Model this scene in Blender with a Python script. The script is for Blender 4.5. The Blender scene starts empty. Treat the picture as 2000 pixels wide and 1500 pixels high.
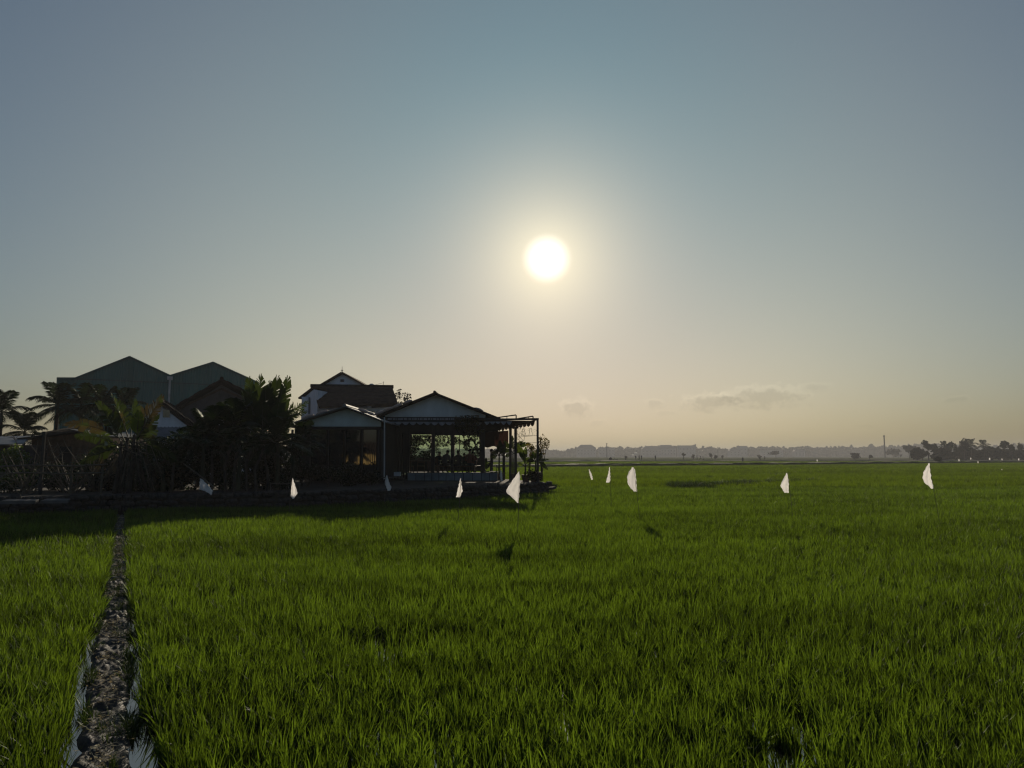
import bpy, bmesh, math, random
import numpy as np
from mathutils import Vector, Matrix

random.seed(11)
rng = np.random.default_rng(11)
sc = bpy.context.scene
COL = sc.collection
R = math.radians

# ------------------------------------------------------------------ camera, sky, sun, exposure
CAM_H = 1.95
PITCH = R(5.71)
F_PX = 1400.0
SUN_EL, SUN_AZ = R(15.6), R(2.85)

cam = bpy.data.cameras.new('camera')
cam.sensor_width = 36.0
cam.lens = 36.0 * F_PX / 2000.0
cam.clip_start = 0.05
cam.clip_end = 12000.0
cam_o = bpy.data.objects.new('camera', cam)
COL.objects.link(cam_o)
cam_o.location = (0, 0, CAM_H)
cam_o.rotation_euler = (R(90) + PITCH, 0, 0)
sc.camera = cam_o

SUN_DIR = Vector((math.sin(SUN_AZ) * math.cos(SUN_EL), math.cos(SUN_AZ) * math.cos(SUN_EL), math.sin(SUN_EL)))


def ray(px, py):
    x = (px - 1000.0) / F_PX
    y = (750.0 - py) / F_PX
    return Vector((x, math.cos(PITCH) - y * math.sin(PITCH), math.sin(PITCH) + y * math.cos(PITCH)))


def at(px, py, Y):
    d = ray(px, py)
    t = Y / d.y
    return Vector((d.x * t, Y, CAM_H + d.z * t))


def on_plane(px, py, z):
    d = ray(px, py)
    t = (z - CAM_H) / d.z
    return Vector((d.x * t, d.y * t, z))


world = bpy.data.worlds.new('World')
sc.world = world
world.use_nodes = True
wt = world.node_tree
wn, wl = wt.nodes, wt.links


class NB:
    """tiny helper for writing node maths"""
    def __init__(self, tree):
        self.t = tree

    def _set(self, node, i, v):
        if isinstance(v, (int, float)):
            node.inputs[i].default_value = v
        elif isinstance(v, (tuple, list)):
            node.inputs[i].default_value = v
        else:
            self.t.links.new(v, node.inputs[i])

    def m(self, op, a, b=0.0, c=0.0, clamp=False):
        n = self.t.nodes.new('ShaderNodeMath')
        n.operation = op
        n.use_clamp = clamp
        for i, v in enumerate((a, b, c)):
            self._set(n, i, v)
        return n.outputs[0]

    def v(self, op, a, b=(0, 0, 0), scale=None):
        n = self.t.nodes.new('ShaderNodeVectorMath')
        n.operation = op
        self._set(n, 0, a)
        self._set(n, 1, b)
        if scale is not None:
            self._set(n, 3, scale)
        return n.outputs['Value'] if op in ('DOT_PRODUCT', 'LENGTH', 'DISTANCE') else n.outputs[0]

    def smooth(self, x, lo, hi, to0=0.0, to1=1.0):
        n = self.t.nodes.new('ShaderNodeMapRange')
        n.interpolation_type = 'SMOOTHSTEP'
        self._set(n, 0, x)
        for i, v in zip((1, 2, 3, 4), (lo, hi, to0, to1)):
            self._set(n, i, v)
        return n.outputs[0]

    def noise(self, vec, scale, detail=3.0, rough=0.5):
        n = self.t.nodes.new('ShaderNodeTexNoise')
        if vec is not None:
            self.t.links.new(vec, n.inputs['Vector'])
        n.inputs['Scale'].default_value = scale
        n.inputs['Detail'].default_value = detail
        n.inputs['Roughness'].default_value = rough
        return n.outputs['Fac']

    def mix(self, fac, a, b):
        n = self.t.nodes.new('ShaderNodeMix')
        n.data_type = 'RGBA'
        self._set(n, 0, fac)
        for i, v in ((6, a), (7, b)):
            if isinstance(v, (tuple, list)) and len(v) == 3:
                v = tuple(v) + (1.0,)
            self._set(n, i, v)
        return n.outputs[2]


B = NB(wt)
sky = wn.new('ShaderNodeTexSky')
sky.sky_type = 'NISHITA'
sky.sun_disc = False
sky.sun_elevation = SUN_EL
sky.sun_rotation = SUN_AZ
sky.dust_density = 3.0
sky.air_density = 1.0
sky.ozone_density = 1.0
gen = wn.new('ShaderNodeTexCoord').outputs['Generated']
# soft shoulder on the bright hazy sky around the sun, channel by channel
WS = 0.1
sx = B.v('SCALE', sky.outputs[0], scale=WS)
num = B.v('MULTIPLY', sx, (0.350, 0.492, 0.660))
den = B.v('ADD', B.v('MULTIPLY', sx, (0.2, 0.4, 0.8)), (1.0, 1.0, 1.0))
base = B.v('DIVIDE', num, den)
dirn = B.v('NORMALIZE', gen)
sep = wn.new('ShaderNodeSeparateXYZ')
wl.new(dirn, sep.inputs[0])
az = B.m('ARCTAN2', sep.outputs[0], sep.outputs[1])
el = B.m('ARCSINE', sep.outputs[2])
eld = B.m('MAXIMUM', B.m('MULTIPLY', el, 180.0 / math.pi), 0.0)
comb = wn.new('ShaderNodeCombineXYZ')
wl.new(az, comb.inputs[0])
wl.new(el, comb.inputs[1])
# aureole round the sun
dt = B.v('DOT_PRODUCT', dirn, tuple(SUN_DIR))
ang = B.m('MULTIPLY', B.m('ARCCOSINE', B.m('MINIMUM', dt, 1.0)), 180.0 / math.pi)
ex = lambda w: B.m('EXPONENT', B.m('MULTIPLY', ang, -1.0 / w))
ga = lambda w: B.m('EXPONENT', B.m('MULTIPLY', B.m('MULTIPLY', ang, ang), -1.0 / (w * w)))
hor = B.m('EXPONENT', B.m('MULTIPLY', eld, -1 / 5.0))
glow = B.v('SCALE', (1.006, 0.816, 0.443), scale=ex(5.0))
glow = B.v('ADD', glow, B.v('SCALE', (-.778, -.546, -.262), scale=ga(16.0)))
glow = B.v('ADD', glow, B.v('SCALE', (.003, -.019, -.044), scale=hor))
base = B.v('MAXIMUM', B.v('ADD', B.v('ADD', base, glow), (0.008, 0.004, 0.003)), (0.0, 0.0, 0.0))
# thin cloud bank low over the horizon
cn = B.noise(comb.outputs[0], 75.0, 6.0, 0.62)
cn2 = B.noise(comb.outputs[0], 30.0, 3.0, 0.5)
mask = None
for (px, py, rx, ry, dens) in [(1392, 783, 78, 19, 1.0), (1487, 773, 105, 25, 1.0), (1128, 795, 40, 22, .9),
                               (1592, 755, 34, 11, .5), (1866, 779, 26, 7, .5), (1280, 787, 28, 10, .5),
                               (1300, 806, 26, 6, .3), (1170, 826, 22, 9, .35), (1690, 831, 24, 5, .3)]:
    d = ray(px, py).normalized()
    a0, e0 = math.atan2(d.x, d.y), math.asin(d.z)
    ra, re = rx / F_PX * 0.97, ry / F_PX * 0.97
    u = B.m('DIVIDE', B.m('SUBTRACT', az, a0), ra)
    w = B.m('DIVIDE', B.m('SUBTRACT', el, e0), re)
    r2 = B.m('ADD', B.m('MULTIPLY', u, u), B.m('MULTIPLY', w, w))
    f = B.m('SUBTRACT', 1.0, B.m('SQRT', r2))
    f = B.m('ADD', f, B.m('MULTIPLY', B.m('SUBTRACT', cn, 0.5), 1.7))
    core = B.m('MULTIPLY', B.smooth(B.m('SUBTRACT', f, B.m('MULTIPLY', w, .30)), 0.15, 0.70), dens)   # denser underneath
    edge = B.m('MULTIPLY', B.smooth(f, 0.0, 0.35), dens)
    f = B.m('SUBTRACT', B.m('MULTIPLY', core, .23), B.m('MULTIPLY', edge, .10))
    mask = f if mask is None else B.m('ADD', mask, f)
cl = B.m('MULTIPLY', B.m('MINIMUM', mask, .24), B.m('ADD', 0.62, B.m('MULTIPLY', cn2, 0.75)))
hz = B.m('MULTIPLY', B.smooth(el, 0.22, 0.0), B.m('MULTIPLY', B.m('SUBTRACT', B.noise(comb.outputs[0], 9.0, 4.0), 0.5), 0.05))
base = B.v('SCALE', base, scale=B.m('SUBTRACT', B.m('ADD', 1.0, hz), cl))
disc = B.m('MULTIPLY', B.smooth(ang, 2.15, 0.8, 0.0, 1.0), 0.5)
glow = B.v('SCALE', (1, 1, 1), scale=disc)
tot = B.v('SCALE', B.v('ADD', base, glow), scale=1.0 / WS)
bg = wn['Background']
wl.new(tot, bg.inputs[0])
bg.inputs[1].default_value = WS

sun = bpy.data.lights.new('sun', 'SUN')
sun.energy = 3.9
sun.angle = R(0.6)
sun.color = (1.0, 0.86, 0.66)
sun_o = bpy.data.objects.new('sun', sun)
COL.objects.link(sun_o)
sun_o.rotation_euler = SUN_DIR.to_track_quat('Z', 'Y').to_euler()
sun_o.location = (0, 0, 30)

vs = sc.view_settings
vs.view_transform = 'Standard'
vs.look = 'None'
vs.gamma = 1.0
vs.exposure = 0.0
vs.use_curve_mapping = False
sc.render.engine = 'CYCLES'
cy = sc.cycles
cy.max_bounces = 6
cy.diffuse_bounces = 3
cy.glossy_bounces = 3
cy.transmission_bounces = 4
cy.transparent_max_bounces = 12
cy.volume_bounces = 0
cy.caustics_reflective = False
cy.caustics_refractive = False
cy.use_denoising = True
cy.pixel_filter_type = 'BLACKMAN_HARRIS'
cy.filter_width = 1.25

# ------------------------------------------------------------------ materials
def new_mat(name):
    m = bpy.data.materials.new(name)
    m.use_nodes = True
    return m, m.node_tree, m.node_tree.nodes['Principled BSDF'], NB(m.node_tree)


def pm(name, col, rough=0.75, var=0.25, scale=3.0, bump=0.0, bscale=30.0, spec=0.3, metal=0.0, alt=None, stretch=None):
    m, t, p, b = new_mat(name)
    tc = t.nodes.new('ShaderNodeTexCoord').outputs['Object']
    if stretch:
        tc = b.v('MULTIPLY', tc, stretch)
    n1 = b.noise(tc, scale, 5.0, 0.6)
    dark = tuple(c * (1 - var) for c in col)
    light = tuple(min(1, c * (1 + var * .7)) for c in (alt or col))
    t.links.new(b.mix(b.smooth(n1, 0.3, 0.7), dark, light), p.inputs['Base Color'])
    p.inputs['Roughness'].default_value = rough
    p.inputs['Specular IOR Level'].default_value = spec
    p.inputs['Metallic'].default_value = metal
    if bump:
        bn = t.nodes.new('ShaderNodeBump')
        bn.inputs['Strength'].default_value = bump
        bn.inputs['Distance'].default_value = 0.02
        t.links.new(b.noise(tc, bscale, 4.0), bn.inputs['Height'])
        t.links.new(bn.outputs[0], p.inputs['Normal'])
    return m


def leafmat(name, col, tcol, tfac=0.4, rough=0.4, gloss=0.08, var=0.35, nscale=0.6, patch=None, band=None):
    m, t, p, b = new_mat(name)
    t.nodes.remove(p)
    oi = t.nodes.new('ShaderNodeObjectInfo')
    geo = t.nodes.new('ShaderNodeNewGeometry')
    n = b.noise(geo.outputs['Position'], nscale, 4.0, 0.6)
    f = b.m('ADD', b.m('MULTIPLY', oi.outputs['Random'], 0.5), b.m('MULTIPLY', n, 0.5))
    if band:
        nb = b.noise(b.v('MULTIPLY', geo.outputs['Position'], (band * .22, band, 1.0)), 1.0, 3.0, .6)
        f = b.m('ADD', f, b.m('MULTIPLY', b.m('SUBTRACT', nb, .5), 1.1))
    lo = tuple(c * (1 - var) for c in col)
    hi = tuple(c * (1 + var) for c in col)
    tlo = tuple(c * (1 - var) for c in tcol)
    thi = tuple(c * (1 + var) for c in tcol)
    fs = b.smooth(f, 0.25, 0.75)
    cd, ct = b.mix(fs, lo, hi), b.mix(fs, tlo, thi)
    if patch:
        pf = b.smooth(b.noise(geo.outputs['Position'], patch[1], 3.0), patch[2], patch[2] + .12)
        cd = b.mix(pf, cd, patch[0])
        ct = b.mix(pf, ct, tuple(c * 1.6 for c in patch[0]))
    d = t.nodes.new('ShaderNodeBsdfDiffuse')
    tr = t.nodes.new('ShaderNodeBsdfTranslucent')
    g = t.nodes.new('ShaderNodeBsdfGlossy')
    g.inputs['Roughness'].default_value = rough
    g.inputs['Color'].default_value = (0.8, 0.85, 0.8, 1)
    t.links.new(cd, d.inputs[0])
    t.links.new(ct, tr.inputs[0])
    mx = t.nodes.new('ShaderNodeMixShader')
    mx.inputs[0].default_value = tfac
    t.links.new(d.outputs[0], mx.inputs[1])
    t.links.new(tr.outputs[0], mx.inputs[2])
    fr = t.nodes.new('ShaderNodeFresnel')
    fr.inputs[0].default_value = 1.35
    m2 = t.nodes.new('ShaderNodeMixShader')
    t.links.new(b.m('MULTIPLY', fr.outputs[0], gloss * 10, clamp=True), m2.inputs[0])
    t.links.new(mx.outputs[0], m2.inputs[1])
    t.links.new(g.outputs[0], m2.inputs[2])
    t.links.new(m2.outputs[0], t.nodes['Material Output'].inputs[0])
    return m


def glassmat(name, tint, refl_ior=1.5):
    m, t, p, b = new_mat(name)
    t.nodes.remove(p)
    tr = t.nodes.new('ShaderNodeBsdfTransparent')
    tr.inputs[0].default_value = tuple(tint) + (1,)
    g = t.nodes.new('ShaderNodeBsdfGlossy')
    g.inputs['Roughness'].default_value = 0.03
    fr = t.nodes.new('ShaderNodeFresnel')
    fr.inputs[0].default_value = refl_ior
    mx = t.nodes.new('ShaderNodeMixShader')
    t.links.new(fr.outputs[0], mx.inputs[0])
    t.links.new(tr.outputs[0], mx.inputs[1])
    t.links.new(g.outputs[0], mx.inputs[2])
    t.links.new(mx.outputs[0], t.nodes['Material Output'].inputs[0])
    return m


M = {}
M['rice'] = leafmat('rice_leaf', (0.030, 0.058, 0.018), (0.108, 0.172, 0.009), 0.54, 0.45, 0.0028, 0.48, 0.35, band=.55)
M['rice_far'] = leafmat('rice_leaf_far', (0.038, 0.068, 0.012), (0.116, 0.176, 0.005), 0.50, 0.5, 0.003, 0.34, 0.08, band=.12)
M['weed'] = leafmat('weed_leaf', (0.035, 0.055, 0.014), (0.05, 0.08, 0.01), 0.3, 0.5, 0.01, 0.4, 2.0)
M['banana'] = leafmat('banana_leaf', (0.022, 0.036, 0.012), (0.034, 0.052, 0.006), 0.36, 0.4, 0.018, 0.35, 1.2)
M['banana_dry'] = leafmat('dry_banana_leaf', (0.040, 0.037, 0.022), (0.062, 0.046, 0.013), 0.40, 0.4, 0.04, 0.4, 2.5,
                          patch=((0.035, 0.055, 0.010), 1.6, 0.50))
M['fan_leaf'] = leafmat('fan_leaf', (0.020, 0.034, 0.012), (0.030, 0.046, 0.006), 0.34, 0.45, 0.012, 0.35, 1.2)
M['straw'] = leafmat('dead_leaf', (0.06, 0.05, 0.038), (0.05, 0.04, 0.02), 0.25, 0.6, 0.01, 0.35, 3.0)
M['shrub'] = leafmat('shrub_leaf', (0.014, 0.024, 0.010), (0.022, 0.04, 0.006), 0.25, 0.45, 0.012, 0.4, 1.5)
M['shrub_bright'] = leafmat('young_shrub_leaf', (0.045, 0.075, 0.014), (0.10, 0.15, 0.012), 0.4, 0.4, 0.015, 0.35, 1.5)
M['vine'] = leafmat('vine_leaf', (0.028, 0.042, 0.014), (0.17, 0.13, 0.014), 0.42, 0.4, 0.015, 0.4, 3.0)  # orange translucent tint puts the low sunlight into the leaf colour
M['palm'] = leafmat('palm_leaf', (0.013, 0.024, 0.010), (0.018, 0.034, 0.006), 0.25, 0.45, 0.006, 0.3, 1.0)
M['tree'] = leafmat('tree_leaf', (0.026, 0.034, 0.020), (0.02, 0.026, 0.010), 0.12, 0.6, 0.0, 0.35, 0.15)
M['bark'] = pm('bark', (0.048, 0.040, 0.032), 0.9, 0.4, 6, 0.5, 40)
M['stem'] = pm('banana_stem', (0.045, 0.052, 0.028), 0.7, 0.4, 5, 0.2, 30, stretch=(1, 1, .2))
M['twig'] = pm('dry_twig', (0.11, 0.09, 0.065), 0.85, 0.35, 6)
M['bamboo'] = pm('weathered_bamboo', (0.10, 0.085, 0.06), 0.6, 0.3, 8)
M['mud'] = pm('garden_soil', (0.038, 0.032, 0.024), 1.0, 0.4, 1.2, 0.6, 8)
M['bankearth'] = pm('bank_earth', (0.05, 0.045, 0.026), 0.95, 0.4, .4, 0.6, 4, alt=(.05, .06, .02))
M['stone'] = pm('wall_stone', (0.055, 0.051, 0.047), 0.95, 0.55, 2.5, 0.8, 14)
M['concrete'] = pm('old_concrete', (0.11, 0.107, 0.10), 0.85, 0.3, 2.0, 0.3, 20)
M['mortar'] = pm('shade_dark_mortar', (0.035, 0.033, 0.026), 0.95, 0.4, 4, 0.6, 18)  # stone and mortar bases darkened to put the garden's shade into the wall
M['tin_green'] = pm('green_steel_sheet', (0.022, 0.130, 0.125), 0.6, 0.16, .5, 0.08, 4, spec=.35, stretch=(1, 1, .15))
M['tin_trim'] = pm('green_steel_trim', (0.016, 0.085, 0.080), 0.6, 0.15, 2)
M['pvc'] = pm('grey_pipe', (0.42, 0.44, 0.44), 0.5, 0.2, 2)
M['tin_grey'] = pm('grey_roof_sheet', (0.17, 0.18, 0.19), 0.6, 0.3, 1.2, 0.1, 8, spec=.15)
M['white_wall'] = pm('white_plaster', (0.72, 0.74, 0.80), 0.9, 0.2, .8, 0.2, 20, stretch=(1, 1, .4))
M['white_board'] = pm('white_fibre_board', (0.62, 0.66, 0.68), 0.85, 0.14, 1.2, 0.1, 10, stretch=(1, 1, .4))
M['pale_green'] = pm('pale_green_board', (0.56, 0.64, 0.63), 0.85, 0.14, 1.2, 0.1, 10)
M['brown_wall'] = pm('bare_cement_wall', (0.085, 0.072, 0.068), 0.95, 0.3, .9, 0.4, 16)
M['brick'] = pm('brick_wall', (0.15, 0.085, 0.05), 0.95, 0.4, 3, 0.5, 14)
M['tile'] = pm('brown_roof_tile', (0.060, 0.038, 0.030), 0.95, 0.35, 3.0, 0.6, 18, spec=.05)
M['tile_dark'] = pm('dark_roof_tile', (0.030, 0.024, 0.021), 0.95, 0.35, 3.0, 0.6, 18, spec=.03)
M['wood'] = pm('dark_wood', (0.026, 0.020, 0.017), 0.7, 0.35, 4.0, 0.3, 20, stretch=(1, 1, .15))
M['wood_red'] = pm('red_brown_wood', (0.07, 0.038, 0.026), 0.6, 0.3, 4.0, 0.2, 20)
M['steel'] = pm('black_steel', (0.035, 0.033, 0.032), 0.5, 0.3, 3.0, metal=.3)
M['cloth_grey'] = pm('grey_valance_cloth', (0.26, 0.26, 0.28), 0.9, 0.25, 4)
M['cloth_dark'] = leafmat('dark_awning_cloth', (0.035, 0.028, 0.025), (0.02, 0.012, 0.009), .2, .6, 0.0, .2, 2)
M['cloth_brown'] = leafmat('brown_blind_cloth', (0.045, 0.024, 0.018), (0.028, 0.011, 0.008), .5, .6, 0.0, .5, 1.6)
M['plinth'] = pm('blue_grey_plinth', (0.14, 0.175, 0.195), 0.7, 0.3, 1.6, 0.2, 14)
M['flag'] = leafmat('white_plastic_sack', (0.84, 0.84, 0.88), (0.88, 0.86, 0.84), .5, .5, 0.0, .08, 9)
M['sandbag'] = pm('sandbag_cloth', (0.42, 0.32, 0.27), 0.9, 0.3, 3, 0.3, 40)
M['pot'] = pm('clay_pot', (0.14, 0.085, 0.06), 0.8, 0.3, 4, .2, 20)
M['yellow'] = pm('yellow_plaster', (0.62, 0.44, 0.17), 0.85, 0.2, 1.2, 0.2, 20)
M['fence_dark'] = pm('tarred_post', (0.055, 0.048, 0.042), 0.85, 0.3, 5)
M['glass_dark'] = pm('dark_window_glass', (0.012, 0.014, 0.016), 0.03, 0.05, 1)
M['glass_dark'].node_tree.nodes['Principled BSDF'].inputs['IOR'].default_value = 2.1
M['glass_dark'].node_tree.nodes['Principled BSDF'].inputs['Specular IOR Level'].default_value = 0.5
M['glass_green'] = glassmat('pale_green_glass', (0.68, 0.79, 0.66))
M['road'] = pm('dirt_road', (0.17, 0.15, 0.12), 0.95, 0.3, .15, 0.3, 3)
M['far_wall'] = pm('far_plaster', (0.30, 0.29, 0.28), 0.9, 0.2, .05)
M['far_roof'] = pm('far_roof', (0.14, 0.12, 0.11), 0.9, 0.2, .05)
M['far_tin'] = pm('far_bright_tin', (0.55, 0.55, 0.55), 0.25, 0.1, .05, metal=.8)
M['mast'] = pm('mast_paint', (0.16, 0.15, 0.15), 0.6, 0.3, .2)


def ground_mat():
    m, t, p, b = new_mat('far_ground')
    g = t.nodes.new('ShaderNodeNewGeometry').outputs['Position']
    st = b.v('MULTIPLY', g, (0.2, 1.0, 1.0))
    n = b.noise(st, 0.03, 5, .6)
    c = b.mix(b.smooth(n, .35, .65), (0.075, 0.072, 0.040), (0.060, 0.085, 0.020))
    t.links.new(c, p.inputs['Base Color'])
    p.inputs['Roughness'].default_value = 1.0
    p.inputs['Specular IOR Level'].default_value = 0.0
    return m


def water_mat(name, col, bump, scale):
    m, t, p, b = new_mat(name)
    g = t.nodes.new('ShaderNodeNewGeometry').outputs['Position']
    p.inputs['Base Color'].default_value = tuple(col) + (1,)
    p.inputs['Roughness'].default_value = 0.02
    p.inputs['IOR'].default_value = 3.6
    bn = t.nodes.new('ShaderNodeBump')
    bn.inputs['Strength'].default_value = bump
    bn.inputs['Distance'].default_value = 0.01
    t.links.new(b.noise(g, scale, 2.0), bn.inputs['Height'])
    t.links.new(bn.outputs[0], p.inputs['Normal'])
    return m


def bund_mat():
    m, t, p, b = new_mat('wet_bund_mud')
    g = t.nodes.new('ShaderNodeNewGeometry').outputs['Position']
    n = b.noise(g, 9.0, 6, .65)
    n2 = b.noise(g, 60.0, 4, .6)
    c = b.mix(b.smooth(n, .35, .65), (0.016, 0.015, 0.012), (0.046, 0.041, 0.032))
    c = b.mix(b.smooth(n2, .60, .72), c, (0.12, 0.105, 0.075))
    t.links.new(c, p.inputs['Base Color'])
    t.links.new(b.smooth(n, .3, .7, 0.55, 0.9), p.inputs['Roughness'])
    p.inputs['Specular IOR Level'].default_value = 0.5
    bn = t.nodes.new('ShaderNodeBump')
    bn.inputs['Strength'].default_value = 0.9
    bn.inputs['Distance'].default_value = 0.015
    t.links.new(b.m('ADD', b.noise(g, 34.0, 5, .7), b.m('MULTIPLY', n2, .5)), bn.inputs['Height'])
    t.links.new(bn.outputs[0], p.inputs['Normal'])
    return m


M['ground'] = ground_mat()
M['water'] = water_mat('paddy_water', (0.020, 0.018, 0.014), 0.05, 6.0)
M['canal'] = water_mat('canal_water', (0.03, 0.035, 0.03), 0.25, 3.0)
M['bund'] = bund_mat()

# ------------------------------------------------------------------ mesh helpers
OFF = {}


def offs(o):
    return OFF.get(o.name, Vector((0, 0, 0))) if o is not None else Vector((0, 0, 0))


def tag(o, label=None, cat=None, group=None, kind=None):
    if label: o['label'] = label
    if cat: o['category'] = cat
    if group: o['group'] = group
    if kind: o['kind'] = kind
    return o


def thing(name, label, cat, loc, group=None):
    o = bpy.data.objects.new(name, None)
    o.empty_display_size = 0.2
    COL.objects.link(o)
    o.location = loc
    OFF[o.name] = Vector(loc)
    return tag(o, label, cat, group)


def link(name, me, parent=None):
    o = bpy.data.objects.new(name, me)
    COL.objects.link(o)
    if parent is not None:
        o.parent = parent
        OFF[o.name] = offs(parent)
    return o


def np_mesh(name, V, F, mat, off=(0, 0, 0), smooth=False):
    V = np.asarray(V, dtype=np.float32) - np.asarray(off, dtype=np.float32)
    F = np.asarray(F, dtype=np.int32)
    me = bpy.data.meshes.new(name)
    k = F.shape[1]
    me.vertices.add(len(V))
    me.vertices.foreach_set('co', V.ravel())
    me.loops.add(F.size)
    me.loops.foreach_set('vertex_index', F.ravel())
    me.polygons.add(len(F))
    me.polygons.foreach_set('loop_start', np.arange(len(F), dtype=np.int32) * k)
    if smooth:
        me.polygons.foreach_set('use_smooth', np.ones(len(F), dtype=bool))
    me.update(calc_edges=True)
    me.materials.append(mat)
    return me


class MB:
    def __init__(self):
        self.v, self.f = [], []

    def add(self, vs, fs):
        n = len(self.v)
        self.v += [Vector(p) for p in vs]
        self.f += [tuple(i + n for i in f) for f in fs]
        return self

    def prism(self, poly, ext):
        n = len(poly)
        poly = [Vector(p) for p in poly]
        ext = Vector(ext)
        vs = poly + [p + ext for p in poly]
        fs = [tuple(range(n)), tuple(range(2 * n - 1, n - 1, -1))]
        for i in range(n):
            j = (i + 1) % n
            fs.append((i, i + n, j + n, j))
        return self.add(vs, fs)

    def box(self, lo, hi):
        x0, y0, z0 = lo
        x1, y1, z1 = hi
        return self.prism([(x0, y0, z0), (x1, y0, z0), (x1, y1, z0), (x0, y1, z0)], (0, 0, z1 - z0))

    def slab(self, a, b, c, d, t):
        a, b, c, d = map(Vector, (a, b, c, d))
        n = (b - a).cross(d - a).normalized()
        return self.prism([a, b, c, d], n * t)

    def tube(self, pts, rad, n=6, cap=True):
        pts = [Vector(p) for p in pts]
        if isinstance(rad, (int, float)):
            rad = [rad] * len(pts)
        vs, fs = [], []
        for i, p in enumerate(pts):
            t = (pts[min(i + 1, len(pts) - 1)] - pts[max(i - 1, 0)]).normalized()
            ref = Vector((0, 1, 0)) if abs(t.y) < 0.8 else Vector((1, 0, 0))
            u = t.cross(ref).normalized()
            w = t.cross(u)
            for k in range(n):
                a = 2 * math.pi * k / n
                vs.append(p + (u * math.cos(a) + w * math.sin(a)) * rad[i])
        for i in range(len(pts) - 1):
            for k in range(n):
                k2 = (k + 1) % n
                fs.append((i * n + k, i * n + k2, (i + 1) * n + k2, (i + 1) * n + k))
        if cap:
            fs.append(tuple(range(n - 1, -1, -1)))
            fs.append(tuple((len(pts) - 1) * n + k for k in range(n)))
        return self.add(vs, fs)

    def build(self, name, mat, parent=None, smooth=False):
        o_ = offs(parent)
        me = bpy.data.meshes.new(name)
        me.from_pydata([p - o_ for p in self.v], [], self.f)
        me.materials.append(M[mat] if isinstance(mat, str) else mat)
        bm = bmesh.new()
        bm.from_mesh(me)
        bmesh.ops.recalc_face_normals(bm, faces=bm.faces)
        bm.to_mesh(me)
        bm.free()
        if smooth:
            me.polygons.foreach_set('use_smooth', [True] * len(me.polygons))
        me.update()
        return link(name, me, parent)


def pxbox(x0, y0, x1, y1, Y, depth):
    """box whose front face fills those picture bounds at depth Y, going back by depth"""
    a, b = at(x0, y1, Y), at(x1, y0, Y)
    return (a.x, Y, a.z), (b.x, Y + depth, b.z)


def part_box(name, mat, parent, x0, y0, x1, y1, Y, depth):
    return MB().box(*pxbox(x0, y0, x1, y1, Y, depth)).build(name, mat, parent)


def vnoise(x, y, s, seed=0):
    """smooth 2-d value noise in 0..1"""
    r = np.random.default_rng(seed)
    tab = r.random((64, 64))
    x = np.asarray(x) / s
    y = np.asarray(y) / s
    xi, yi = np.floor(x).astype(int), np.floor(y).astype(int)
    fx, fy = x - xi, y - yi
    fx, fy = fx * fx * (3 - 2 * fx), fy * fy * (3 - 2 * fy)
    g = lambda a, b: tab[a % 64, b % 64]
    return (g(xi, yi) * (1 - fx) + g(xi + 1, yi) * fx) * (1 - fy) + (g(xi, yi + 1) * (1 - fx) + g(xi + 1, yi + 1) * fx) * fy


def unit(n):
    v = rng.normal(size=(n, 3))
    return v / np.linalg.norm(v, axis=1, keepdims=True)


def leaf_quads(P, size, aspect=0.45, droop=0.3):
    n = len(P)
    d = unit(n)
    d[:, 2] -= droop
    d /= np.linalg.norm(d, axis=1, keepdims=True)
    w = np.cross(d, unit(n))
    w /= np.linalg.norm(w, axis=1, keepdims=True) + 1e-9
    s = np.asarray(size).reshape(-1, 1)
    V = np.stack([P - d * s * .5, P + w * s * aspect * .5 - d * s * .05, P + d * s * .5, P - w * s * aspect * .5 - d * s * .05], 1).reshape(-1, 3)
    F = np.arange(4 * n).reshape(-1, 4)
    return V, F


def blob_points(c, r, n, k=9, flat=1.0):
    """points through an uneven crown made of k lobes inside an ellipsoid"""
    c, r = np.array(c), np.array(r)
    cen = unit(k) * (rng.random((k, 1)) ** .45) * .62
    rad = .26 + .26 * rng.random(k)
    w = rad ** 2
    i = rng.choice(k, n, p=w / w.sum())
    P = cen[i] + unit(n) * (rng.random((n, 1)) ** .4) * rad[i][:, None]
    return c + P * r


# ------------------------------------------------------------------ the setting
def struct(name, V, F, mat, smooth=False):
    o = link(name, np_mesh(name, V, F, M[mat], smooth=smooth))
    return tag(o, kind='structure')


struct('ground', [(-2950, -280, -.35), (2950, -280, -.35), (2950, 2950, -.35), (-2950, 2950, -.35)], [(0, 1, 2, 3)], 'ground')
struct('paddy_water', [(-75, .2, 0), (75, .2, 0), (230, 235, 0), (-75, 120, 0)], [(0, 1, 2, 3)], 'water')
MB().prism([(-120, -80, .3), (120, -80, .3), (120, .25, .3), (-120, .25, .3)], (0, 0, -.6)).build('road_bank', 'road')
tag(bpy.data.objects['road_bank'], kind='structure')

WALL = [(-31.0, 18.3), (-16.6, 23.3), (-12.45, 24.9), (-8.1, 26.6), (-5.0, 28.7), (-2.2, 31.4), (1.65, 36.0)]
EMB = WALL + [(1.45, 37.6), (-0.6, 41.5), (-1.0, 47.5), (-5.5, 50), (-7.0, 70), (-8, 97), (-60, 105), (-75, 40), (-50, 15)]
G_Z = 0.62      # garden level


def in_poly(x, y, poly):
    inside = np.zeros(x.shape, bool)
    n = len(poly)
    for i in range(n):
        x0, y0 = poly[i]
        x1, y1 = poly[(i + 1) % n]
        c = ((y0 > y) != (y1 > y)) & (x < (x1 - x0) * (y - y0) / (y1 - y0 + 1e-12) + x0)
        inside ^= c
    return inside


o = MB().prism([(x, y, -.3) for x, y in EMB], (0, 0, .3 + G_Z)).build('garden_ground', 'mud')
tag(o, kind='structure')

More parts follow.
